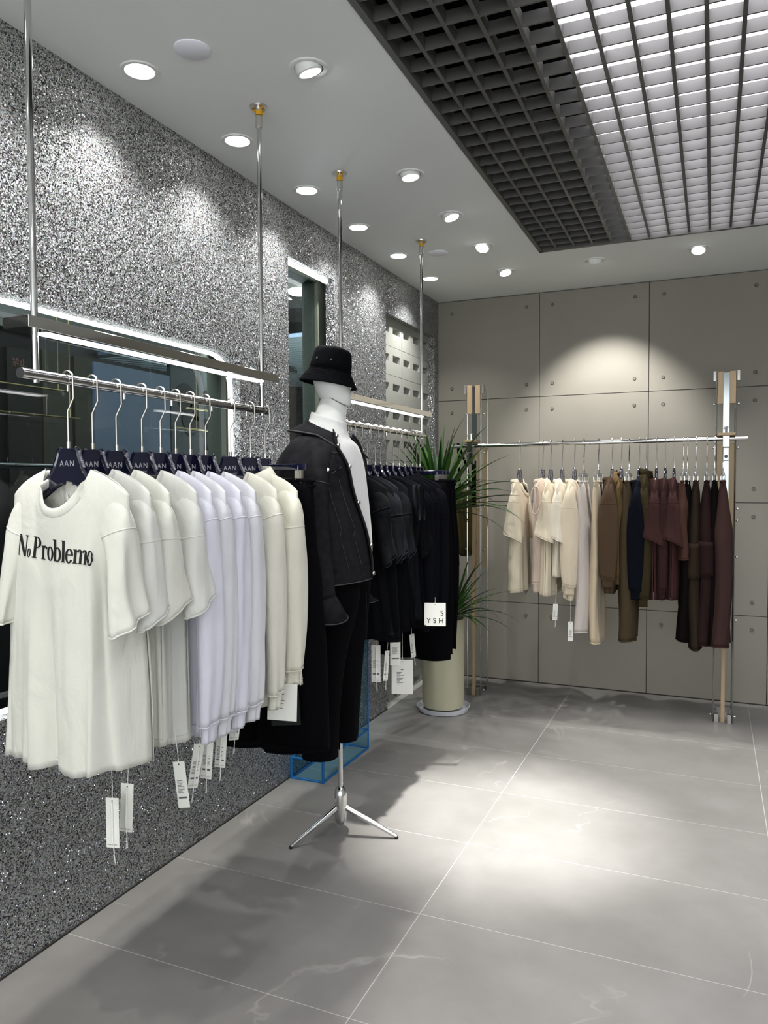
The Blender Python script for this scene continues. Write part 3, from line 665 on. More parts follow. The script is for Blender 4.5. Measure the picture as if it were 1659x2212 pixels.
def hem_line(R, m, parent, up=.022):
    P = R[0][0]; r = -1
    a = [tuple(p+np.array([0, -.0008, up])) for p in P[-1]]
    edge_tube('hem_stitch', a, m, parent, a=.0016, b_=.0010, n=4, closed=False)
def map_front(R, sgn=0):
    """returns f(u,z)->v on front (0) or back (1) sheet"""
    P = R[sgn][0]; flat = P.reshape(-1, 3)
    def f(u, z):
        d = (flat[:, 0]-u)**2+(flat[:, 2]-z)**2; i = np.argpartition(d, 4)[:4]; w_ = 1/(d[i]+1e-7); return float((flat[i, 1]*w_).sum()/w_.sum())
    return f
def wrap_print(name, me, m, parent, R, u0, z0, sheet_i=0, flip=1, rot=0., off=.0035, flank=None):
    """lay a flat text mesh (in its xy plane) on the cloth of one sheet"""
    me = me.copy(); bm = bmesh.new(); bm.from_mesh(me)
    for _ in range(2): bmesh.ops.subdivide_edges(bm, edges=[e for e in bm.edges if e.calc_length() > .012], cuts=1)
    bmesh.ops.triangulate(bm, faces=bm.faces)
    f = map_front(R, sheet_i); sg = -1 if sheet_i == 0 else 1
    for v in bm.verts:
        x, y, zz = v.co; ca, sa = math.cos(rot), math.sin(rot); x, y = x*ca-y*sa, x*sa+y*ca
        u, z = u0+flip*x, z0+y
        if flank and u > flank[0]: u = flank[0]+(u-flank[0])*flank[1]
        v.co = (u, f(u, z)+sg*((off+.004 if flank and u > flank[0]-.004 else off)+(.0006 if zz > 0 else -.0006)), z)
    bm.to_mesh(me); bm.free(); return link(name, me, m, parent)

def top(loc, rz, label, cat, name, m, group, seed=1, sl='short', collar='rib', L=.755, Ws=.185, Wm=.18, Wh=.165, Dh=.05, fold=.014, slk={}, ribm=None, cuffm=None, bodyk={}, hemband=None, neck=.082, hem=True):
    neck = min(neck, .074)
    t = thing(name, label, cat, loc, rz, group)
    o, R = garment_body(t, m, Ws=Ws, Wm=Wm, Wh=Wh, L=L, nw=neck, Dh=Dh, fold=fold, seed=seed, **bodyk)
    if collar == 'rib': neck_rib(R, ribm or m, t, Ws, neck)
    if collar == 'shirt':
        B = []
        for idx, q in enumerate(np.linspace(-.92, .92, 25)):
            a = q*PI; p = np.array([.078*math.sin(a), .050*math.cos(a)+.002, -.010-.055*(abs(q)**3)])
            B.append(p)
        B = np.array(B); out = B*np.array([1.36, 1.5, 1])+np.array([0, 0, .022])-np.array([0, 0, 1])*(.03+.06*np.abs(np.linspace(-1, 1, 25))**2)[:, None]
        out[:, 0] *= 1.05
        up_ = B*np.array([.93, .9, 1])+np.array([0, 0, .034]); grid_obj('collar', [(np.array([B, up_, (up_*np.array([1.06, 1.1, 1])), out]), False)], ribm or m, t, .002)
        MB().tube([(0, R[0][0][k, 24, 1]-.004, R[0][0][k, 24, 2]) for k in range(0, 46, 3)], .001, 4, squash=(.012, .0016, (1, 0, 0))).obj('placket', m, t)
        for q in range(6):
            k = 6+6*q; p = R[0][0][k, 24]; MB().lathe([(0, -.0025), (.0055, -.0025), (.006, 0)], 10, axis='y').obj('button', ribm or 'card', t, (p[0], p[1]-.006, p[2]))
    if collar == 'hood':
        th = np.linspace(.12*PI, .88*PI, 13); ph = np.linspace(-.15*PI, 1.08*PI, 15); w = Waves(seed+5, 5, 2, 6)
        G = np.array([[(.095*math.cos(a)*math.sin(b_)+.01*w(a, b_), .02+.055*math.sin(b_)*math.sin(a)+.012*w(b_, a), -.03+.075*math.cos(b_)+.016*w(a, b_)) for a in ph] for b_ in th])
        grid_obj('hood', [(G, False)], ribm or m, t, .006)
        for s in (-1, 1): MB().tube([(s*.03, -.055, -.05), (s*.034, -.062, -.12), (s*.03, -.064, -.2)], .0025, 6).obj('drawstring', ribm or m, t, smooth=True)
    if collar == 'turtle':
        B = [[(.080*math.cos(a), .045*math.sin(a), -.04) for a in np.linspace(0, 2*PI, 24, endpoint=False)], [(.066*math.cos(a), .038*math.sin(a), .012) for a in np.linspace(0, 2*PI, 24, endpoint=False)], [(.068*math.cos(a), .042*math.sin(a), .026+.012*math.sin(a)) for a in np.linspace(0, 2*PI, 24, endpoint=False)]]
        grid_obj('funnel_collar', [(np.array(B), True)], ribm or m, t, .004)
    A = {}
    if sl != 'none':
        for side in (-1, 1):
            kk = dict(slk)
            if sl == 'short': _, A[side] = sleeve(t, m, side, Ws, kk.pop('prof', SHORT), seed=seed+side, **kk)
            else: _, A[side] = sleeve(t, m, side, Ws, kk.pop('prof', LONG), seed=seed+side, cuff=.055, cuffm=cuffm, **kk)
    else:
        for side in (-1, 1):
            ring = [(side*(Ws-.004+.010*math.sin(a)), .030*math.cos(a), -.135-.085*math.sin(a)*1.0) for a in np.linspace(0, 2*PI, 20, endpoint=False)]
            edge_tube('armhole_rib', ring, ribm or m, t, a=.008, b_=.004, up=(1, 0, 0))
    if hemband:
        P0 = np.concatenate([R[0][0][-1], R[1][0][-1][::-1][1:-1]]); c = P0.mean(0); B = [P0]
        for q in range(1, 5): r2 = c+(P0-c)*np.array([.95, .85, 1]); r2[:, 2] = P0[:, 2]-hemband*q/4; B.append(r2)
        grid_obj('hem_band', [(np.array(B), True)], ribm or m, t, .002)
    elif hem: hem_line(R, m, t)
    return t, R, A

def trousers(loc, rz, label, name, m, group, L=1.0, hw=.155, legw=.075, legd=.034, seed=1, waistm=None, cat='trousers', hemk=1.0, pockets=False, drop=0., solid=0.002, spread=.0, stripe=None):
    t = thing(name, label, cat, loc, rz, group)
    for side in (-1, 1):
        w, w2 = Waves(seed*3+side, 6, 1, 4), Waves(seed+40+side, 6, 3, 8); N = 30; rows = []
        M = 34
        for i in range(M):
            q = i/(M-1); z = -L*q
            cu = side*np.interp(q, [0, .25, .35, 1], [hw*.5, hw*.52, hw*.50+spread*.3, hw*.48+spread])
            ru = np.interp(q, [0, .25, .35, 1], [hw*.5, hw*.56, legw*1.08, legw*hemk]); rv = np.interp(q, [0, .05, .3, 1], [.011, .022, legd*1.1, legd*hemk])
            a = np.linspace(0, 2*PI, N, endpoint=False); st = np.sign(np.sin(a))*np.abs(np.sin(a))**.85
            dw = .008*sstep(q*1.5)*(w(np.cos(a), q*4)+.6*w2(np.sin(a)*1.2, q*5))
            cv = .010*math.sin(2.2*q*PI+seed+side)*q
            rows.append(np.stack([cu+ru*np.cos(a)+dw*.6, rv*st+dw+cv, z+0*a+drop*side*q*.0+(.004*np.sin(a*2+seed))*q], -1))
        A = np.array(rows); o = grid_obj('trouser_leg', [(A, True)], m, t, solid)
        edge_tube('hem', [tuple(p) for p in A[-1]], m, o, a=.004, b_=.002, n=6)
        if pockets:
            pts = A[12:20, :, :]; j0 = 0 if side > 0 else 15
            idx = [(j0+d) % 30 for d in range(-5, 6)]; Pk = pts[:, idx]; c = A[16].mean(0); Pk = c+(Pk-c)*np.array([1.12, 1.18, 1]); grid_obj('cargo_pocket', [(Pk, False)], m, o, .006)
    wv = Waves(seed+9, 6, 4, 14); a = np.linspace(0, 2*PI, 64, endpoint=False); B = []
    for z, r in ((.0, 1), (.012, 1.06), (.022, .98), (.030, 1.07), (.040, 1.0)):
        cr = .003*wv(a*2, z*60); B.append(np.stack([(hw*r)*np.cos(a)+0*a, (.014*r+cr)*np.sign(np.sin(a))*np.abs(np.sin(a))**.7, z-.030+0*a], -1))
    grid_obj('waistband', [(np.array(B), True)], waistm or m, t, .003)
    return t
# ---------------- writing made of hand-cut serif letters
def serif_word():
    """'No Problemo' in a condensed bold roman, cap height 1; returns (mesh) in xy plane"""
    T = []; G = {}
    def R_(x0, y0, x1, y1): return [(x0, y0), (x1, y0), (x1, y1), (x0, y1)]
    def ringp(cx, cy, rx, ry, tx, ty, a0=0, a1=2*PI, n=22):
        out = []
        for i in range(n):
            p, q = a0+(a1-a0)*i/n, a0+(a1-a0)*(i+1)/n
            out.append([(cx+rx*math.cos(p), cy+ry*math.sin(p)), (cx+rx*math.cos(q), cy+ry*math.sin(q)), (cx+(rx-tx)*math.cos(q), cy+(ry-ty)*math.sin(q)), (cx+(rx-tx)*math.cos(p), cy+(ry-ty)*math.sin(p))])
        return out
    G['N'] = (.86, [R_(.10, 0, .16, 1), [(.02, 1), (.26, 1), (.76, 0), (.60, 0)], R_(.70, 0, .76, 1), R_(.0, .0, .26, .035), R_(-.02, .965, .2, 1), R_(.60, .965, .86, 1)])
    G['o'] = (.44, ringp(.20, .32, .20, .34, .11, .045))
    G['P'] = (.66, [R_(.08, 0, .24, 1), R_(0, 0, .34, .035), R_(0, .965, .3, 1)]+ringp(.27, .74, .35, .26, .15, .045, -PI/2, PI/2))
    G['r'] = (.42, [R_(.06, 0, .19, .64), R_(0, 0, .27, .035), R_(0, .605, .19, .64)]+ringp(.27, .47, .14, .19, .07, .09, PI*.18, PI*.95, 10)+[[(.33, .48), (.42, .50), (.42, .60), (.33, .62)]])
    G['b'] = (.50, [R_(.04, 0, .17, 1), R_(-.02, .965, .17, 1)]+ringp(.24, .32, .22, .34, .12, .045))
    G['l'] = (.26, [R_(.05, 0, .18, 1), R_(0, 0, .24, .035), R_(0, .965, .18, 1)])
    G['e'] = (.40, ringp(.20, .32, .20, .34, .11, .045, PI*.04, PI*1.82)+[R_(.08, .34, .39, .385)])
    G['m'] = (.78, [R_(.05, 0, .17, .64), R_(0, 0, .24, .035), R_(0, .605, .17, .64), R_(.33, 0, .45, .50), R_(.28, 0, .51, .035), R_(.60, 0, .72, .50), R_(.55, 0, .79, .035)]+ringp(.31, .47, .14, .19, .11, .06, 0, PI*.9, 9)+ringp(.58, .47, .14, .19, .11, .06, 0, PI*.9, 9))
    x = 0; b = MB(); kern = {'N': -.02}
    word = 'No Problemo'
    for i, ch in enumerate(word):
        if ch == ' ': x += .12; continue
        wd, polys = G[ch]; sc = .62 if i == 1 else 1.0
        for p in polys: b.prism([(x+a*sc, c*sc) for a, c in p], lambda a, c, t: (a, c, t), -.0002, .0002)
        x += wd*sc+(-.03 if ch in 'blo' else .0)
    me = b.mesh('lettering'); return me, x

# ---------------- RACK A : white clothes
AX, RZ = .4, 1.7215
def col(yy, z=1.492): return (AX, yy, z)
gw = 'white tops on the near rail'
A = []
slA = {'lean': .0}
T1, R1, _ = top(col(1.474), 0, 'off-white crew-neck t-shirt with large black serif lettering, foremost on the near rail', 't-shirt', 't_shirt', 'white_a', gw, seed=3, L=.76, Ws=.19, Wm=.215, Wh=.225, Dh=.05, fold=.024, bodyk=dict(flank=(.100, .45, .09)), ribm='white_a', slk=dict(fold=.009))
me, wlen = serif_word(); k_ = .268/wlen; me.transform(Matrix.Diagonal((k_, .054, 1, 1)))
wrap_print('lettering', me, 'ink', T1, R1, -.149, -.218, rot=math.radians(-4), flank=(.100, .45))
MB().box((-.026, .028, -.052), (.026, .030, -.022)).obj('neck_label', 'card', T1); link('label_print', text_mesh('RARE PROJECT', .0055, .0002), 'ink', T1, (0, .0275, -.040), (PI/2, 0, 0))
specA = [  # y, sleeve, material, body right corner x, hem z, label
 (1.557, 'short', 'white_b', .509, .713, 'white short-sleeve t-shirt, directly behind the lettered tee on the near rail'),
 (1.645, 'short', 'white_a', .480, .725, 'ivory short-sleeve t-shirt, third garment from the front on the near rail'),
 (1.747, 'short', 'white_b', .480, .706, 'white short-sleeve t-shirt, fourth from the front on the near rail'),
 (1.827, 'long', 'white_d', .484, .707, 'cool white long-sleeve sweatshirt, fifth from the front on the near rail'),
 (1.897, 'long', 'white_c', .476, .749, 'cool white long-sleeve sweatshirt, sixth from the front on the near rail'),
 (1.968, 'long', 'white_d', .520, .713, 'cool white ribbed-cuff sweatshirt, seventh from the front on the near rail'),
 (2.047, 'long', 'white_c', .530, .728, 'white ribbed-cuff sweatshirt, eighth from the front on the near rail'),
 (2.186, 'long', 'ivory', .535, .746, 'ivory long-sleeve top just in front of the collared shirt on the near rail')]
for i, (yy, sl, m_, xr, hz, lb) in enumerate(specA):
    random.seed(i); hwid = xr-AX
    wr = max(hwid, .105)+.015
    t, R_, A_ = top(col(yy), random.uniform(-.05, .05), lb, 't-shirt' if sl == 'short' else 'sweatshirt', 't_shirt' if sl == 'short' else 'sweatshirt', m_, gw, seed=10+i*3, sl=sl, L=1.492-hz, Wm=.19, Wh=.20, Dh=.036, fold=.015, bodyk=dict(flank=(hwid-.03, .4, .05)),
        slk=dict(fold=.007, seam=.5 if sl == 'short' else .28), hemband=None if sl == 'short' or i < 5 else .05)
t, R_, A_ = top(col(2.307), 0, 'cream button-cuff shirt with pointed collar, behind the white sweatshirts', 'shirt', 'collared_shirt', 'cream_shirt', None, seed=77, sl='long', collar='shirt', L=.735, Ws=.19, Wh=.20, Dh=.045, slk=dict(prof=[(a*1.0+.0, b_*.93, c*1.15, d) for a, b_, c, d in LONG]), ribm='cream_shirt')
trousers((AX-.02, 2.404, 1.462), 0, 'wide black trousers on a clip hanger at the far end of near rail', 'wide_trousers', 'black', None, L=.96, hw=.21, legw=.115, legd=.05, seed=5, spread=.05)
trousers((AX-.03, 2.455, 1.462), .1, 'black trousers hidden behind the collared shirt at the near rail end', 'wide_trousers', 'black_b', None, L=1.0, hw=.19, legw=.11, legd=.05, seed=9)
hl = 'navy hangers on the near rail'
hy = [1.474, 1.557, 1.645, 1.747, 1.827, 1.897, 1.968, 2.047, 2.186, 2.307]
who = ['the black-lettered tee in front', 'the second white tee', 'the third ivory tee', 'the fourth white tee', 'the fifth cool white top', 'the sixth cool white top', 'the seventh cool white top', 'the eighth white top', 'the ninth ivory top', 'the cream collared shirt']
for yy, wh in zip(hy, who): put_hanger('a', (AX, yy, 1.7225), 0, 'glossy navy hanger marked AAN carrying '+wh, hl)
put_hanger('c', (AX, 2.404, 1.7225), 0, 'navy clip hanger holding black trousers at near rail end', None)
put_hanger('c', (AX-.03, 2.45, 1.7225), .1, 'navy clip hanger tucked last at the near rail end', None)

# ---------------- RACK B : black clothes
gb = 'black clothes on the far ceiling rail'
Tb, Rb, _ = top(col(3.066), 0, 'black t-shirt with white block lettering, foremost on the far rail', 't-shirt', 't_shirt', 'black_b', gb, seed=31, L=.72, Ws=.2, Wh=.23, Dh=.05, fold=.014)
wrap_print('lettering', text_mesh('ONE.', .095, .0004, 'RIGHT', bold=.003), 'print_white', Tb, Rb, .142, -.265)
specB = [(3.137, 'short', 'black_b', .70, 'black t-shirt, second from the front on the far rail'),
 (3.211, 'short', 'navy_b', .76, 'washed black t-shirt with creased sleeves, third on the far rail'),
 (3.304, 'short', 'black_b', .74, 'black t-shirt, fourth from the front on the far rail'),
 (3.395, 'none', 'black_b', .72, 'black sleeveless top with wide shoulders, fifth on the far rail'),
 (3.463, 'none', 'navy_b', .70, 'dark sleeveless top with turned shoulder edge, sixth on the far rail'),
 (3.538, 'short', 'black_b', .76, 'black t-shirt with knotted sleeve, seventh on the far rail'),
 (3.623, 'long', 'navy', .72, 'dark navy sweatshirt with seamed sleeve, eighth on the far rail'),
 (3.704, 'long', 'navy', .66, 'dark navy sweatshirt, ninth from the front on the far rail')]
for i, (yy, sl, m_, L_, lb) in enumerate(specB):
    random.seed(i+20)
    top(col(yy), random.uniform(-.06, .06), lb, 'top' if sl == 'none' else ('t-shirt' if sl == 'short' else 'sweatshirt'), {'none': 'sleeveless_top', 'short': 't_shirt', 'long': 'sweatshirt'}[sl], m_, gb, seed=60+i*3, sl=sl, L=L_, Ws=.215 if sl == 'none' else .2, Wm=.19, Wh=.21, Dh=.04, fold=.014,
        slk=dict(fold=.008, seam=.5 if sl == 'short' else .28), ribm='black_rib', hemband=.05 if sl == 'long' else None)
top(col(3.785), 0, 'dark indigo denim shirt with collar and button cuffs on the far rail', 'shirt', 'collared_shirt', 'navy', None, seed=91, sl='long', collar='shirt', L=.72, Ws=.21, Wh=.22, Dh=.045, ribm='navy', slk=dict(prof=[(a+.015, b_*.97, c*1.0, d) for a, b_, c, d in LONG]))
for i, yy in enumerate((3.85, 3.91, 3.96)):
    trousers((AX+.02, yy, 1.462), 0, ['black wide trousers just behind the denim shirt on far rail', 'black wide trousers, middle of the last three on the far rail', 'black wide trousers, very last garment on the far rail'][i], 'wide_trousers', 'black', gb, L=.95-.02*i, hw=.20, legw=.115, legd=.035, seed=33+i)
hyB = [3.066, 3.137, 3.211, 3.304, 3.395, 3.463, 3.538, 3.623, 3.704, 3.785]
whoB = ['the black lettered tee', 'the second black tee', 'the third washed tee', 'the fourth black tee', 'the fifth sleeveless top', 'the sixth sleeveless top', 'the seventh black tee', 'the eighth navy sweatshirt', 'the ninth navy sweatshirt', 'the indigo denim shirt']
for yy, wh in zip(hyB, whoB): put_hanger('a', (AX, yy, 1.7165), 0, 'navy hanger on the far ceiling rail carrying '+wh, 'navy hangers on the far rail')
for i, yy in enumerate((3.85, 3.91, 3.96)): put_hanger('c', (AX+.02, yy, 1.7165), 0, ['navy clip hanger of the first black trousers on far rail', 'navy clip hanger of the middle black trousers on far rail', 'navy clip hanger of the last black trousers on far rail'][i], 'clip hangers on the far rail')

# ---------------- hang tags
def hang_tag(loc, rz, label, L=.12, wd=.035, cord=.09, tilt=0., tube=True, printed=True, group='price tags below the white clothes', lean=0., m_='card', square=False):
    t = thing('price_tag', label, 'price tag', loc, rz, group); t.rotation_euler = (lean, tilt, rz)
    MB().tube([(0, 0, cord), (.001, 0, .03), (0, 0, -.006)], .0009, 5).obj('cord', 'cord', t)
    cd = MB().box((-wd/2, -.0008, -L), (wd/2, .0008, 0)).obj('card', m_, t)
    MB().lathe([(0, -.0004), (.002, -.0004), (.002, .0004), (0, .0004)], 10, axis='y').obj('eyelet', 'ink', cd, (0, -.0006, -.008))
    if tube:
        MB().tube([(0, -.003, -.01), (.001, -.0035, -L*.9)], .0028, 8).obj('loop_tube', 'cord', t, smooth=True)
        MB().tube([(.002, -.002, -L*.9), (.004, -.002, -L-.012), (.003, -.002, -L-.02)], .0012, 5).tube([(.004, -.002, -L-.015), (.007, -.002, -L-.042)], .0008, 4).tube([(.004, -.002, -L-.015), (.003, -.002, -L-.045)], .0008, 4).obj('tassel', 'cord', t)
        link('tag_print', text_mesh('RARE PROJECT', wd*.13, .0001), 'ink_soft', cd, (0, -.0010, -L+.006), (PI/2, 0, 0))
    if printed and not square:
        b = MB(); random.seed(int(loc[1]*1000))
        for q in range(9): b.box((-wd*.34, -.0012, -L*.42-q*.0042), (wd*random.uniform(.05, .34), -.0009, -L*.42-q*.0042+.0016))
        b.box((-wd*.36, -.0012, -L*.80), (wd*.36, -.0009, -L*.76)); b.obj('printed_lines', 'ink_soft', cd)
    if square:
        b = MB(); random.seed(7)
        b.box((-.008, -.0012, -L*.30), (.006, -.0009, -L*.28))
        for q in range(9): b.box((-wd*.26, -.0012, -L*.38-q*L*.042), (-wd*.26+wd*random.uniform(.12, .46), -.0009, -L*.38-q*L*.042+L*.016))
        b.obj('printed_lines', 'ink_soft', cd)
    return t
ta = .25
def tagA(x, y, z, label, **k): return hang_tag((x, y, z), k.pop('rz', ta), label, **k)
tagA(.50, 1.497, .651, 'white price tag hanging lowest, at the far left below the tees', L=.13, cord=.08, printed=False)
tagA(.50, 1.553, .668, 'white price tag just right of the lowest one, similar tube', L=.13, cord=.085, printed=False, tilt=.05)
tagA(.50, 1.762, .655, 'price tag with dark printed lines and barcode below the middle tees', L=.135, cord=.11, tube=False, tilt=-.12)
tagA(.50, 1.86, .676, 'price tag turned edge-on left of the grey-printed tag', L=.13, cord=.08, rz=1.2, tilt=.2)
tagA(.50, 1.905, .682, 'price tag with grey small print beside the edge-on tag', L=.13, cord=.08, tilt=.08)
tagA(.50, 1.975, .673, 'white price tag with tassel under the ribbed-cuff sweatshirt', L=.11, cord=.06, tilt=.08)
tagA(.50, 2.065, .745, 'narrow price tag half turned below the ivory top', L=.12, cord=.03, rz=1.1, tilt=.15)
tagA(.545, 2.27, .762, 'square white card tag with printed lines below the collared shirt', L=.13, wd=.105, cord=.02, tube=False, printed=False, square=True, tilt=.03)
t = hang_tag((.53, 2.30, .75), .3, 'dark card tag peeking out behind the square white tag', L=.145, wd=.105, cord=.02, tube=False, printed=False, m_='dark_misc', tilt=-.06)
gB = 'price tags below the black clothes'
hang_tag((.50, 3.168, .714), .3, 'long price tag with barcode, leftmost below the black clothes', L=.17, wd=.042, cord=.10, group=gB)
hang_tag((.50, 3.30, .66), 1.2, 'thin price tag seen edge-on between two wider tags', L=.14, wd=.03, cord=.11, group=gB, tilt=.1)
hang_tag((.50, 3.40, .72), .5, 'translucent grey price tag behind the square white card', L=.15, wd=.05, cord=.06, group=gB, tube=False)
hang_tag((.52, 3.44, .590), .32, 'square white card tag with printed lines below the black clothes', L=.17, wd=.105, cord=.16, group=gB, tube=False, printed=False, square=True)
hang_tag((.50, 3.62, .68), 1.0, 'thin price tag hanging at a slant right of the square card', L=.12, wd=.03, cord=.08, group=gB, tilt=-.1)
t = hang_tag((.655, 3.54, .862), .32, 'square white tag with black letters in front of black trousers', L=.115, wd=.105, cord=.02, group=gB, tube=False, printed=False)
cd = [c for c in t.children if c.name.startswith('card')][0]
for s_, x_, z_ in (('S', .034, -.062), ('Y S H', .0, -.100)): link('lettering', text_mesh(s_, .036, .0002), 'ink', cd, (x_, -.0012, z_), (PI/2, 0, 0))

# ---------------- RACK C : free-standing posts and rail at the back wall
rc = thing('clothes_rack', 'chrome, timber and clear plastic rack with horizontal rail before the grey back wall', 'clothes rack', (0, 0, 0))
YR = 4.93
MB().tube([(.285, YR, 1.696), (2.09, YR, 1.706)], .0135, 20).obj('rail', 'chrome', rc, smooth=True)
def post(x, w_=.105, y0=5.0, y1=5.30, zt=2.105):
    p = link('post', None, None, rc, (x, 0, 0)); 
    for sx in (0, 1):
        X = sx*w_
        for yy in (y0, y1): MB().tube([(X, yy, .0), (X, yy, zt)], .0040, 8).obj('corner_rod', 'rod_metal', p, smooth=True)
        box('side_panel', (X-.0012, y0, .02), (X+.0012, y1, zt-.01), 'clear_acrylic', p)
        s = -1 if sx == 0 else 1
        box('wood_strip', (X-s*.002-(.034 if s > 0 else 0), y0-.012, 1.915), (X-s*.002+(0 if s > 0 else .034), y0+.012, zt), 'wood', p, bevel=.001)
        box('cap_bracket', (X+(.004 if s > 0 else -.020), y0-.004, zt-.055), (X+(.020 if s > 0 else -.004), y0+.02, zt+.004), 'chrome', p, bevel=.001)
        box('wood_strip', (X-s*.002-(.030 if s > 0 else 0), y1-.03, .86), (X-s*.002+(0 if s > 0 else .030), y1-.005, 1.69), 'wood', p, bevel=.001)
        for z in (1.945-.03, 1.655, 1.29, 1.22, 1.0, .62, .035): MB().lathe([(0, -.009), (.006, -.006), (.008, 0), (.006, .006), (0, .009)], 10, axis='x').obj('bolt', 'chrome', p, (X+s*.014, y0+.02, z), smooth=True)
        box('foot', (X-s*.004-(.024 if s > 0 else 0), y0-.02, 0), (X-s*.004+(0 if s > 0 else .024), y0+.03, .05), 'hook_metal', p, bevel=.001)
    box('mirror_channel', (w_/2-.017, y0+.004, 1.70), (w_/2+.017, y0+.012, zt-.005), 'smoked_mirror', p)
    box('centre_batten', (w_/2-.011, y0-.006, 0), (w_/2+.011, y0+.012, 1.30), 'wood', p, bevel=.001)
    box('centre_channel', (w_/2-.016, y0-.004, 1.3), (w_/2+.016, y0+.006, 1.60), 'smoked_mirror', p)
    box('clamp_cap', (0.004, YR-.03, 1.722), (w_-.004, YR+.07, 1.738), 'wood', p, bevel=.001)
    MB().tube([(w_/2, YR, 1.738), (w_/2, YR, 1.775)], .006, 8).tube([(w_/2-.014, YR, 1.772), (w_/2+.014, YR, 1.778)], .0035, 8).obj('clamp_bolt', 'chrome', p, smooth=True)
    box('clamp_block', (w_/2-.019, YR-.026, 1.655), (w_/2+.019, YR+.07, 1.722), 'rod_metal', p, bevel=.002)
    MB().box((w_/2-.017, YR-.01, 1.575), (w_/2+.017, YR+.03, 1.652)).obj('clamp_plate', 'rod_metal', p, bevel=.003)
    MB().lathe([(0, -.004), (.009, -.003), (.010, 0)], 14, axis='y').obj('plate_screw', 'ink_soft', p, (w_/2, YR-.011, 1.60))
    box('base_bar', (0, y1-.03, 0), (w_, y1, .03), 'chrome', p)
    return p
post(.372, .095, 5.0, 5.17); post(1.922, .105, 5.0, 5.24)
gc = 'clothes on the back wall rack'
def colC(x, z=1.478): return (x, YR, z)
RQ = PI/2
CW = dict(Ws=.19, Wm=.17, Wh=.185, Dh=.045, fold=.012)
top(colC(.749), RQ, 'cream short-sleeve t-shirt hanging alone, leftmost on the back rack', 't-shirt', 't_shirt', 'cream', gc, seed=101, L=.72, **{**CW, 'Dh': .05})
top(colC(.900), RQ, 'beige sleeveless sweat vest between two cream tees', 'vest', 'vest', 'pinkbeige', gc, seed=104, sl='none', ribm='pinkbeige', L=.66, Ws=.23, Wm=.18, Wh=.17, Dh=.04, hemband=.06)
top(colC(.950), RQ, 'cream short-sleeve t-shirt right beside the beige vest', 't-shirt', 't_shirt', 'cream', gc, seed=107, L=.735, **CW)
t, R_, _ = top(colC(1.023), RQ, 'pale cream t-shirt with small black print at the neck', 't-shirt', 't_shirt', 'cream_b', gc, seed=110, L=.62, **CW)
link('lettering', text_mesh('A.T', .045, .0004), 'ink', t, (.02, -.050, -.075), (PI/2, 0, -.2))
t, R_, _ = top(colC(1.100), RQ, 'cream sweatshirt with black letters on its chest', 'sweatshirt', 'sweatshirt', 'cream_c', gc, seed=113, sl='long', L=.70, Ws=.20, Wm=.20, Wh=.20, Dh=.05, fold=.010, hemband=.05, slk=dict(prof=[(a, b_*.90, c*1.15, d*1.1) for a, b_, c, d in LONG]))
wrap_print('lettering', text_mesh('LTO', .062, .0004, bold=.0015), 'ink', t, R_, -.045, -.30, sheet_i=0)
wrap_print('lettering', text_mesh('LTO', .062, .0004, bold=.0015), 'ink', t, R_, -.085, -.30, sheet_i=1, flip=-1) if False else None
trk = dict(cat='trousers')
trousers((1.158, YR, 1.452), RQ, 'light greige sweatpants with gathered waist on a clip hanger', 'sweatpants', 'greige', gc, L=.93, hw=.16, legw=.088, legd=.045, seed=120)
trousers((1.247, YR, 1.452), RQ, 'narrow beige trousers beside the greige sweatpants', 'trousers', 'beige', gc, L=.99, hw=.15, legw=.08, legd=.03, seed=123)
t, R_, _ = top(colC(1.330, 1.49), RQ, 'brown sweatshirt with long flat sleeve, first of the brown group', 'sweatshirt', 'sweatshirt', 'brown', gc, seed=126, sl='long', L=.66, Ws=.2, Wm=.19, Wh=.19, Dh=.04, fold=.008, hemband=.05, slk=dict(prof=[(a, b_*.84, c*1.2, d) for a, b_, c, d in LONG]))
top(colC(1.385, 1.475), RQ, 'mustard-lined hoodie with its hood falling open', 'hoodie', 'hoodie', 'mustard', gc, seed=129, sl='long', collar='hood', ribm='mustard', L=.60, Ws=.17, Wm=.15, Wh=.15, Dh=.03, fold=.008, slk=dict(prof=[(a-.02, b_*.80, c*.7, d) for a, b_, c, d in LONG]))
trousers((1.430, YR, 1.452), RQ, 'khaki brown straight trousers behind the mustard hood', 'trousers', 'khaki', gc, L=.96, hw=.17, legw=.09, legd=.05, seed=132)
t, R_, _ = top(colC(1.490, 1.47), RQ, 'inky navy sweatshirt with a full dark sleeve', 'sweatshirt', 'sweatshirt', 'inknavy', gc, seed=135, sl='long', L=.62, Ws=.19, Wm=.18, Wh=.18, Dh=.04, fold=.008, hemband=.05, slk=dict(prof=[(a, b_*.90, c*1.05, d*1.2) for a, b_, c, d in LONG]))
top(colC(1.530, 1.50), RQ, 'dark olive funnel-neck top behind the inky navy sweatshirt', 'sweatshirt', 'funnel_neck_top', 'olive', gc, seed=138, sl='long', collar='turtle', L=.72, Ws=.18, Wm=.18, Wh=.18, Dh=.04, fold=.010)
mk = dict(Ws=.19, Wm=.17, Wh=.19, Dh=.04, fold=.010)
top(colC(1.590), RQ, 'maroon short-sleeve t-shirt, left one of the two maroon tees', 't-shirt', 't_shirt', 'maroon', gc, seed=141, L=.72, **mk)
top(colC(1.640), RQ, 'maroon long-sleeve sweatshirt between the two maroon tees', 'sweatshirt', 'sweatshirt', 'maroon_b', gc, seed=144, sl='long', L=.68, hemband=.04, slk=dict(prof=[(a, b_*.9, c*.6, d) for a, b_, c, d in LONG]), **{**mk, 'Ws': .19})
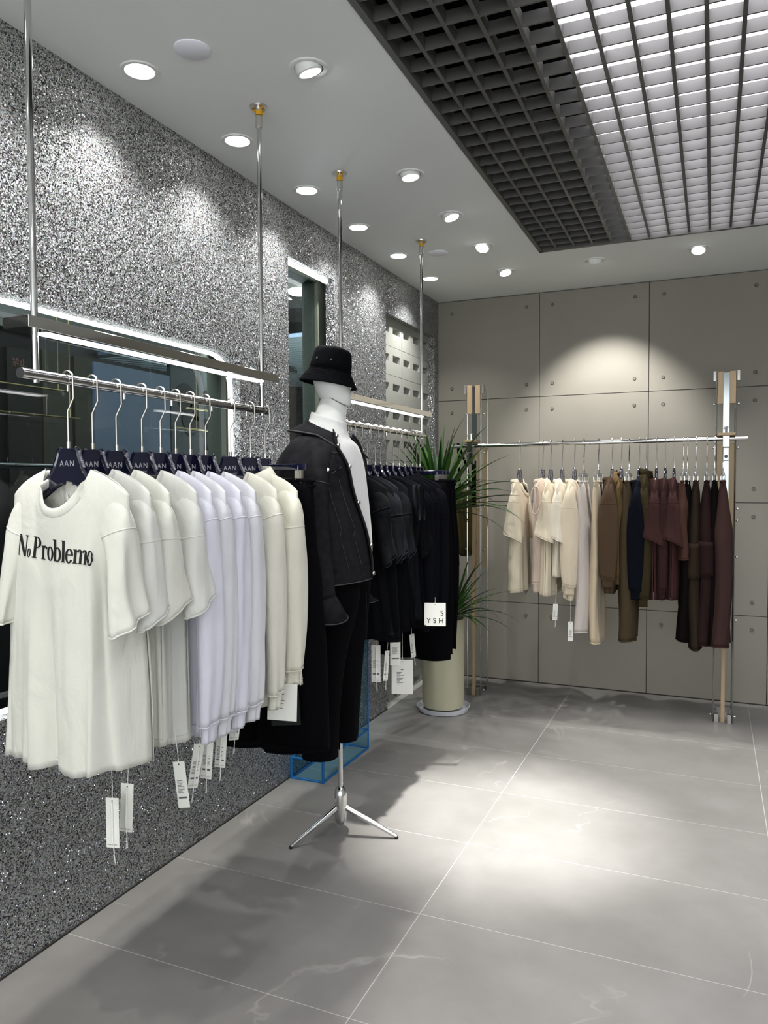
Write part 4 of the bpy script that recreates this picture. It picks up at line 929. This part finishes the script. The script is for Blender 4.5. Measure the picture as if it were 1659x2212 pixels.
top(colC(1.690), RQ, 'maroon short-sleeve t-shirt, right one of the two maroon tees', 't-shirt', 't_shirt', 'maroon', gc, seed=147, L=.72, **mk)
trousers((1.742, YR, 1.452), RQ, 'rust brown shorts hanging between maroon tee and dark trousers', 'shorts', 'rust', gc, L=.45, hw=.17, legw=.10, legd=.034, seed=150, cat='shorts')
trousers((1.765, YR+.01, 1.452), RQ, 'blackish long trousers behind the rust brown shorts', 'trousers', 'pitch', gc, L=.94, hw=.16, legw=.09, legd=.034, seed=153)
trousers((1.812, YR, 1.452), RQ, 'dark bark-brown cargo trousers with side pocket', 'cargo_trousers', 'bark', gc, L=.98, hw=.16, legw=.085, legd=.034, seed=156, pockets=True)
trousers((1.872, YR, 1.452), RQ, 'deep wine cargo trousers with a wide flap pocket', 'cargo_trousers', 'wine', gc, L=.95, hw=.17, legw=.095, legd=.04, seed=159, pockets=True)
trousers((1.915, YR, 1.452), RQ, 'blackish trousers between the wine cargo pair and the last pair', 'trousers', 'pitch', gc, L=.93, hw=.16, legw=.09, legd=.035, seed=162)
trousers((1.960, YR-.02, 1.452), RQ, 'cocoa brown wide trousers, rightmost on the back rack', 'wide_trousers', 'cocoa', gc, L=.95, hw=.17, legw=.10, legd=.05, seed=165)
for x, kd, lb in ((.749, 'h', 'the lone cream tee'), (.900, 'h', 'the beige vest'), (.950, 'h', 'the second cream tee'), (1.023, 'h', 'the printed pale tee'), (1.100, 'h', 'the lettered cream sweatshirt'), (1.330, 'h', 'the brown sweatshirt'), (1.385, 'h', 'the mustard hoodie'), (1.490, 'h', 'the inky navy sweatshirt'), (1.530, 'h', 'the olive funnel-neck top'), (1.590, 'h', 'the left maroon tee'), (1.640, 'h', 'the maroon sweatshirt'), (1.690, 'h', 'the right maroon tee')):
    put_hanger('h', (x, YR, 1.704+.003), RQ, 'navy hanger with chrome hook on back rack carrying '+lb, 'shoulder hangers on the back rack')
for x, lb in ((1.158, 'greige sweatpants'), (1.247, 'narrow beige trousers'), (1.430, 'khaki trousers'), (1.742, 'rust brown shorts'), (1.765, 'blackish trousers behind shorts'), (1.812, 'bark-brown cargo trousers'), (1.872, 'wine cargo trousers'), (1.915, 'blackish trousers near the end'), (1.960, 'rightmost cocoa trousers')):
    put_hanger('g', (x, YR, 1.704+.003), RQ, 'chrome and grey clip hanger holding the '+lb, 'clip hangers on the back rack')
hang_tag((1.02, 4.74, .70), .5, 'small white price tag below the printed pale tee', L=.10, wd=.03, cord=.12, group='price tags on the back rack', tilt=.05)
hang_tag((1.115, 4.72, .60), .45, 'small white price tag below the lettered cream sweatshirt', L=.12, wd=.03, cord=.16, group='price tags on the back rack', tube=False)
hang_tag((1.535, 4.78, .80), .3, 'small white card tag under the olive funnel-neck top', L=.035, wd=.038, cord=.02, group='price tags on the back rack', tube=False, printed=False, tilt=.35)

# olive bag hanging behind the left post
bg = thing('tote_bag', 'olive fabric bag on black straps hanging from the left end of back rack', 'bag', (.33, 5.10, 1.40))
w = Waves(9, 6, 2, 7); rows = []
for i in range(20):
    q = i/19; z = -.46*q; a = np.linspace(0, 2*PI, 32, endpoint=False); r1 = np.interp(q, [0, .1, .8, .93, 1], [.035, .06, .072, .062, .03]); r2 = np.interp(q, [0, .2, .9, 1], [.02, .04, .05, .015])
    rows.append(np.stack([r1*np.cos(a)*1.05+.004*w(a, q*3), r2*np.sin(a)+.008*w(a*1.3, q*4), z+0*a], -1))
grid_obj('bag_body', [(np.array(rows), True)], 'bag_olive', bg, .003)
for s_ in (-1, 1): MB().tube([(s_*.04, 0, -.02), (s_*.03, -.06, .15), (.0, -.17, .315)], .003, 6, squash=(.009, .0016, (1, 0, 0))).obj('strap', 'black', bg)

# ================================================================== PLANT
pot = thing('plant_pot', 'tall cream cylindrical pot on a pale saucer before the corner', 'plant pot', (.335, 4.60, 0))
MB().lathe([(0, .03), (.125, .03), (.134, .06), (.134, .585), (.130, .592), (.124, .585), (.122, .55), (0, .55)], 48).obj('pot_body', 'pot_cream', pot, smooth=True)
MB().lathe([(0, .552), (.123, .552)], 24).obj('soil', 'soil', pot)
sc_ = MB().lathe([(0, .012), (.150, .012), (.166, .034), (.170, .034), (.158, .004), (.150, 0), (0, 0)], 48).obj('saucer', 'saucer', None, (.335, 4.60, 0), smooth=True); tag(sc_, 'pale round saucer beneath the tall cream pot', 'saucer')
plant = thing('potted_palm', 'long-leaved green yucca with two leaf crowns growing in the cream pot', 'plant', (.335, 4.60, .55))
MB().tube([(-.04, .0, 0), (-.038, .0, .3), (-.035, 0, .72)], [.022, .020, .018], 12).obj('trunk', 'trunk', plant, smooth=True)
MB().tube([(.07, -.01, 0), (.075, -.01, .06)], [.018, .016], 12).obj('trunk', 'trunk', plant, smooth=True)
random.seed(12)
def leaf_me(L, bend, wd):
    b = MB(); n = 9; V = []
    for i in range(n+1):
        q = i/n; a = bend*q*q*1.0; x = L*(q-.28*bend*q**3*.6); z = -L*bend*.42*q**2.4; w_ = wd*(math.sin(min(1, q*3.2)*PI/2)**.8)*(1-q**2.2)+.0006
        V += [(x, -w_, z+.25*w_), (x, 0, z-.15*w_), (x, w_, z+.25*w_)]
    F = [(3*i+j, 3*i+j+1, 3*i+j+4, 3*i+j+3) for i in range(n) for j in (0, 1)]
    b.add(V, F); me = b.mesh('leaf', 'all'); me.materials.append(MAT['leaf_green']); return me
lv = [leaf_me(L, bd, wd) for L, bd, wd in ((.50, .15, .019), (.56, .5, .017), (.62, .95, .015), (.48, .8, .017), (.42, .3, .019), (.36, 1.1, .014))]
def crown(c, n, scl, spread, seed, tiltbias):
    random.seed(seed)
    for i in range(n):
        az = i*2.39996+random.uniform(-.2, .2); f = (i+.5)/n; el = PI/2-.10-spread*f**.8+random.uniform(-.1, .1)
        me = lv[random.choice([0, 4, 1] if f < .45 else [1, 2, 3, 5])]
        s_ = scl*random.uniform(.8, 1.12); room = .335+c[0]-.05
        while math.cos(az) < 0 and -math.cos(az)*math.cos(el)*.66*s_ > room and el < PI/2-.05: el += .04
        o = link('leaf', me, None, plant, (c[0]+.012*math.cos(az), c[1]+.012*math.sin(az), c[2]+.05*(1-f)))
        o.rotation_euler = Euler((random.uniform(-.3, .3), -el, az), 'XYZ')
        R_ = o.rotation_euler.to_matrix(); base = .335+o.location.x; sx = s_
        while min((R_ @ Vector((v.co.x*sx, v.co.y*s_, v.co.z*s_))).x for v in me.vertices)+base < .02 and sx > .2: sx *= .94
        o.scale = (sx, s_, s_ if sx == s_ else sx)
crown((-.035, 0, .70), 104, 1.06, 1.25, 5, 0)
crown((.075, -.01, .05), 56, .74, 1.35, 8, 0)

# ================================================================== ACRYLIC STAND (blue-edged)
ac = thing('acrylic_stand', 'clear acrylic display case with glowing blue edges on floor by glitter wall', 'display stand', (.012, 3.235, 0))
W_, L_, hb, HT = .175, .53, .105, 1.30
def cbox(name, a, b_): return box(name, a, b_, 'blue_acrylic', ac)
cbox('base_side', (0, 0, 0), (W_, .004, hb)); cbox('base_side', (0, L_-.004, 0), (W_, L_, hb)); cbox('base_side', (W_-.004, 0, 0), (W_, L_, hb)); cbox('base_side', (0, 0, 0), (.004, L_, hb)); cbox('base_top', (0, 0, hb-.004), (W_, L_, hb))
cbox('upright_panel', (W_-.004, L_-.055, hb), (W_, L_, HT)); cbox('upright_panel', (0, L_-.004, hb), (W_, L_, HT))
ed = MB()
def edge(p, q, r=.0055): ed.tube([p, q], r, 6)
for z in (.004, hb):
    for a_, b_ in (((0, 0), (W_, 0)), ((W_, 0), (W_, L_)), ((W_, L_), (0, L_)), ((0, L_), (0, 0))): edge((a_[0], a_[1], z), (b_[0], b_[1], z))
for x, y in ((0, 0), (W_, 0)): edge((x, y, 0), (x, y, hb), .0075)
edge((W_, L_, 0), (W_, L_, HT), .0045); edge((0, L_, 0), (0, L_, HT)); edge((W_, L_-.055, hb), (W_, L_-.055, HT), .003); edge((0, L_, HT), (W_, L_, HT))
ed.obj('blue_edge', 'plastic_blue_edge', ac)

# ================================================================== MANNEQUIN
MX, MY, MR = .505, 2.79, math.radians(10)
mn = thing('mannequin', 'white faceless mannequin in bucket hat and black denim jacket between the two rails', 'mannequin', (MX, MY, 0), MR)
def loft(name, rings, m_, parent, N=32, solid=0, cap=True, wav=None, power=1.0, a0=0, a1=2*PI, closed=True):
    """rings: (cx, cy, z, rx, ry[, tiltx]) in local frame; tilt lifts the ring towards +x"""
    Q = catmull(rings, max(len(rings)*5, 12)); a = np.linspace(a0, a1, N, endpoint=not closed); rows = []
    for i, r in enumerate(Q):
        q = i/(len(Q)-1); c, s = np.cos(a), np.sin(a); c2 = np.sign(c)*np.abs(c)**power; s2 = np.sign(s)*np.abs(s)**power
        k = 1 if wav is None else 1+wav[1]*wav[0](a/PI*2, q*3)*(.3+.7*q)
        rows.append(np.stack([r[0]+r[3]*c2*k, r[1]+r[4]*s2*k, r[2]+(r[5]*c2 if len(r) > 5 else 0*a)], -1))
    A_ = np.array(rows); P_ = [(A_, closed)]
    if cap and closed:
        for e in (0, -1): cen = A_[e].mean(0); P_.append((np.array([A_[e], np.repeat(cen[None], N, 0)]), True))
    return grid_obj(name, P_, m_, parent, solid), A_
# head, turned a little further than the body; +x is the face side
hd, _ = loft('head', [(.030, 0, 1.770, .030, .030, -.004), (.027, 0, 1.778, .056, .046, -.010), (.020, 0, 1.80, .068, .056, -.012), (.012, 0, 1.84, .073, .061, -.006), (.006, 0, 1.88, .074, .063, 0), (0, 0, 1.92, .070, .062, 0), (-.002, 0, 1.95, .052, .05, 0), (-.002, 0, 1.965, .02, .02, 0)], 'mannequin_white', mn, power=.9)
hd.rotation_euler = (0, 0, .14); hd.location = (-.035, .0, .0)
MB().tube([(.079, 0, 1.865), (.084, 0, 1.84), (.080, 0, 1.832)], [.003, .008, .004], 10).obj('nose_ridge', 'mannequin_white', hd, smooth=True)
nk, _ = loft('neck', [(-.045, 0, 1.60, .11, .11, 0), (-.045, 0, 1.66, .085, .085, -.01), (-.034, 0, 1.71, .066, .062, -.018), (-.022, 0, 1.76, .054, .052, -.024), (-.012, 0, 1.797, .048, .049, -.028)], 'mannequin_white', mn)
edge_tube('neck_seam', [(-.012+.050*math.cos(q), .051*math.sin(q), 1.793-.028*math.cos(q)) for q in np.linspace(0, 2*PI, 32, endpoint=False)], 'ink_soft', mn, a=.0016, b_=.0016, n=5)
nk['label'] = 'separate white neck with slanted cut'
# white high-neck top
w = Waves(21, 7, 1, 5)
tp, _ = loft('white_top', [(.0, .01, 1.10, .120, .150, 0), (.004, .01, 1.16, .128, .155, 0), (.006, .01, 1.25, .124, .160, 0), (.004, 0, 1.40, .114, .16, 0), (-.008, 0, 1.52, .108, .18, 0), (-.026, 0, 1.60, .104, .155, 0), (-.042, 0, 1.65, .090, .10, -.015), (-.042, 0, 1.69, .078, .074, -.022), (-.038, 0, 1.722, .072, .068, -.024)], 'top_white', mn, wav=(w, .03), solid=.003, cap=False)
# trousers
for s_, z0, fx, fy in ((-1, .352, -.062, -.080), (1, .385, -.016, .058)):
    loft('trouser_leg', [(-.01, s_*.085, 1.16, .12, .10, 0), (-.016, s_*.086, .98, .120, .100, 0), (fx*.75, fy*1.04, .75, .094, .088, 0), (fx*.95, fy*1.02, .55, .082, .078, 0), (fx, fy, z0+.03, .076, .074, 0), (fx, fy, z0, .075, .072, 0)], 'black', mn, wav=(Waves(30+s_, 6, 1, 5), .05), solid=.003, cap=False)
MB().tube([(.12, -.03, 1.02), (.125, -.03, .92), (.122, -.03, .83)], .003, 6, squash=(.006, .002, (0, 1, 0))).obj('drawcord', 'black_rib', mn)
# denim jacket, open at the front
jk = link('denim_jacket', None, None, mn); jk['label'] = 'washed black denim jacket worn open and slipping off the shoulders'
w = Waves(44, 8, 1, 5)
g0, g1 = .95, 2*PI+.03
_rings = [(-.014, -.015, 1.065, .152, .205, .012), (-.010, -.015, 1.15, .152, .215, .01), (-.008, -.01, 1.28, .145, .228, 0), (-.016, -.005, 1.42, .128, .23, 0), (-.014, 0, 1.53, .130, .240, -.01), (-.022, 0, 1.60, .120, .215, -.02), (-.028, 0, 1.645, .112, .165, -.03), (-.030, 0, 1.672, .100, .125, -.045)]
_Q = catmull(_rings, 40); _rows = []
for i, q in enumerate(_Q):
    t = i/39; a = np.linspace(g0, 2*PI-np.interp(t, [0, .12, .35, .75, 1], [.0, .06, .42, 1.0, 1.12]), 60); k = 1+.035*w(a/PI*2, t*3)*(.3+.7*t)
    _rows.append(np.stack([q[0]+q[3]*k*np.cos(a), q[1]+q[4]*k*np.sin(a), q[2]+q[5]*np.cos(a)], -1))
JA = np.array(_rows); grid_obj('jacket_body', [(JA, False)], 'denim', jk, .004)
# hem band, placket edges, collar, seams
hb_ = JA[0]; B = [hb_+np.array([0, 0, .05]), hb_+np.array([0, 0, .045]), hb_, hb_-np.array([0, 0, .006])]; cen = hb_.mean(0)
B = [cen+(x-cen)*np.array([1.03, 1.03, 1]) for x in B]; grid_obj('hem_band', [(np.array(B), False)], 'denim', jk, .005)
edge_tube('worn_hem_edge', [tuple(p) for p in B[-1]], 'denim_worn', jk, a=.0022, b_=.0022, n=5, closed=False)
for e in (0, -1):
    L_e = JA[:, e]; edge_tube('placket', [tuple(p+np.array([.003, 0, 0])) for p in L_e], 'denim', jk, a=.018, b_=.004, n=8, up=[(.25, 1 if e == 0 else -1, 0)]*len(L_e), closed=False)
    edge_tube('worn_placket_edge', [tuple(p+np.array([.004, -.016 if e == 0 else .016, 0])) for p in L_e], 'denim_worn', jk, a=.0018, b_=.0018, n=5, closed=False)
e = -1
for k in (1, 8, 15, 22, 29, 35):
    p = JA[k, -1]; MB().lathe([(0, -.006), (.007, -.006), (.008, -.002), (.004, 0), (.004, .004)], 14, axis='x').obj('button', 'button_metal', jk, (p[0]+.012, p[1]-.008, p[2]), (0, 0, PI-.2), smooth=True)
# collar: broad band laid around the neck, points at the front
th = np.linspace(.75, 2*PI-1.02, 40); up_, mid, low = [], [], []
for a in th:
    f = abs(a-PI)/(PI-.75); up_.append((-.03+.088*math.cos(a), .100*math.sin(a), 1.690-.075*f**2.2)); mid.append((-.032+.100*math.cos(a), .113*math.sin(a), 1.703-.080*f**2.2)); low.append((-.040+(.158+.02*f)*math.cos(a), .205*math.sin(a), 1.668-.060*f**2-.05*max(0, f-.7)/.3))
grid_obj('collar', [(np.array([up_, mid, low]), False)], 'denim', jk, .005); edge_tube('worn_collar_edge', low, 'denim_worn', jk, a=.0030, b_=.0030, n=5, closed=False)
# sleeves
def jsleeve(s_):
    pts = [(-.040, s_*.150, 1.600, .064), (-.060, s_*.195, 1.565, .086), (-.082, s_*.225, 1.48, .100), (-.082, s_*.245, 1.36, .098), (-.062, s_*.252, 1.22, .090), (-.036, s_*.250, 1.11, .080), (-.016, s_*.245, 1.015, .070)]
    Q = catmull(pts, 36); w = Waves(60+s_, 7, 1, 4); w2 = Waves(66+s_, 5, 4, 9); rows = []; N = 34; a = np.linspace(0, 2*PI, N, endpoint=False)
    for i, q in enumerate(Q):
        d = Vector(Q[min(i+1, 35)][:3]-Q[max(i-1, 0)][:3]).normalized(); e1 = Vector((1, 0, 0)); e1 = (e1-d*e1.dot(d)).normalized(); e2 = d.cross(e1); t = i/35
        k = 1+.11*w(a/PI*2, t*4)+.05*w2(a/PI*2, t*11)
        rows.append(np.array(q[:3])+np.outer(q[3]*1.12*k*np.cos(a), np.array(e1))+np.outer(q[3]*.78*k*np.sin(a), np.array(e2)))
    A_ = np.array(rows); o = grid_obj('jacket_sleeve', [(A_, True)], 'denim', jk, .004)
    c = A_[-1].mean(0); r0 = c+(A_[-1]-c)*1.0
    B = [A_[-1], c+(A_[-1]-c)*np.array([1.14, 1.14, 1])+np.array([0, 0, -.004]), c+(A_[-1]-c)*np.array([1.42, 1.3, 1])+np.array([.016, 0, -.052]), ]
    tl = np.array(B); tl[1:, :, 2] += -.020*np.cos(a-.8); tl[2, :, 2] += -.022*np.cos(a-.4)
    cf = grid_obj('turned_cuff', [(tl, True)], 'denim', o, .004); edge_tube('worn_cuff_edge', [tuple(p) for p in tl[-1]], 'denim_worn', cf, a=.002, b_=.002, n=5)
    edge_tube('sleeve_seam', [tuple(p*1.0) for p in A_[13]], 'denim_worn', o, a=.0014, b_=.0014, n=4)
    return A_
jsleeve(-1); jsleeve(1)
# chest pocket flap and yoke seam on the near side (sampled on the body)
def on_jacket(i, j): p = JA[i, j]; c = np.array([0, 0, p[2]]); d = p-c; d[2] = 0; d /= np.linalg.norm(d); return p+d*.005
for sd, js in ((-1, list(range(49, 57))),):
    r0, r1 = 20, 25
    rows = []
    for i in range(r1, r0-1, -1):
        row = []
        for n_, j in enumerate(js):
            f = n_/(len(js)-1); ii = i if i != r0 else i
            p = on_jacket(i, j); 
            if i == r0: p = p+np.array([0, 0, .030*abs(f-.5)*2])
            row.append(p)
        rows.append(row)
    grid_obj('pocket_flap', [(np.array(rows), False)], 'denim', jk, .005); edge_tube('flap_edge', [tuple(p) for p in rows[-1]], 'denim_worn', jk, a=.0016, b_=.0016, n=4, closed=False)
    p = on_jacket(21, js[3]); MB().lathe([(0, .010), (.007, .009), (.008, .004), (.008, 0)], 14, axis='y').obj('button', 'button_metal', jk, tuple(p), (0, 0, PI/2+math.atan2(p[1], p[0])-PI), smooth=True)
    edge_tube('yoke_seam', [tuple(on_jacket(26, j)) for j in range(min(js)-3, max(js)+3)], 'denim_worn', jk, a=.0012, b_=.0012, n=4, closed=False)
    for j in (js[2], js[6]): edge_tube('panel_seam', [tuple(on_jacket(i, min(59, max(0, j+int((19-i)*.12*sd))))) for i in range(19, 3, -1)], 'denim_worn', jk, a=.0010, b_=.0010, n=4, closed=False)
# pale worn patch on the shoulder
# bucket hat
ht = link('bucket_hat', None, None, mn, (-.030, 0, 1.92), (0, math.radians(10), .14)); ht.scale = (.80, .80, .92); ht['label'] = 'black cotton bucket hat with stitched brim'
N = 48; a = np.linspace(0, 2*PI, N, endpoint=False); hw_ = Waves(5, 5, 1, 3)
def ring(rx, ry, z, wv=0):
    z = z-1.92; k = 1+wv*hw_(a/PI*2, z*9); return np.stack([rx*k*np.cos(a), ry*k*np.sin(a), z+0*a+wv*.1*hw_(a/PI*3, 1)], -1)
crown_ = np.array([ring(.0, .0, 2.012), ring(.05, .045, 2.012, .02), ring(.082, .072, 2.004, .02), ring(.093, .083, 1.994, .02), ring(.098, .088, 1.975, .02), ring(.104, .093, 1.94, .02), ring(.108, .098, 1.905, .015)])
grid_obj('crown', [(crown_, True)], 'black_b', ht, .003)
zb = [ring(.108, .098, 1.905, .015)]
for q in range(1, 9): f = q/8; zb.append(ring(.108+.042*f, .098+.042*f, 1.905-.058*f-.0006*(q % 2), .015))
grid_obj('brim', [(np.array(zb), True)], 'black_b', ht, .004)
for q in range(1, 8): edge_tube('brim_stitch', [tuple(p+np.array([0, 0, .0018])) for p in zb[q]], 'black_rib', ht, a=.0007, b_=.0007, n=4)
edge_tube('hat_band', [tuple(p) for p in zb[0]], 'black', ht, a=.0035, b_=.002, n=6)
for az in (-2.2, -1.45, 1.5, 2.2):
    p = Vector((.104*math.cos(az), .094*math.sin(az), 1.948-1.92)); MB().tube([p*1.0, p+Vector((.004*math.cos(az), .004*math.sin(az), 0))], .0042, 12).obj('eyelet', 'ink_soft', ht, smooth=True)
# stand
st = link('stand', None, None, mn)
MB().tube([(0, 0, .16), (0, 0, .55)], .0095, 16).obj('pole', 'chrome', st, smooth=True)
MB().lathe([(0, .045), (.014, .046), (.023, .056), (.027, .075), (.027, .165), (.023, .188), (.014, .200), (0, .203)], 28).obj('hub', 'chrome', st, smooth=True)
for az in (math.radians(30), math.radians(150)+.0, math.radians(270)):
    pass
for (wx, wy) in ((.377, 2.600), (.733, 2.843), (.42, 3.00)):
    v = Vector((wx-MX, wy-MY, 0)); v.rotate(Euler((0, 0, -MR))); u_ = v.normalized()
    MB().tube([u_*.018+Vector((0, 0, .118)), u_*.05+Vector((0, 0, .100)), v+Vector((0, 0, .009))], [.013, .013, .0075], 14).obj('leg', 'chrome', st, smooth=True)
    MB().lathe([(0, -.008), (.007, -.008), (.008, 0), (0, .006)], 12).obj('foot_tip', 'rubber', st, tuple(v+Vector((0, 0, .008))))
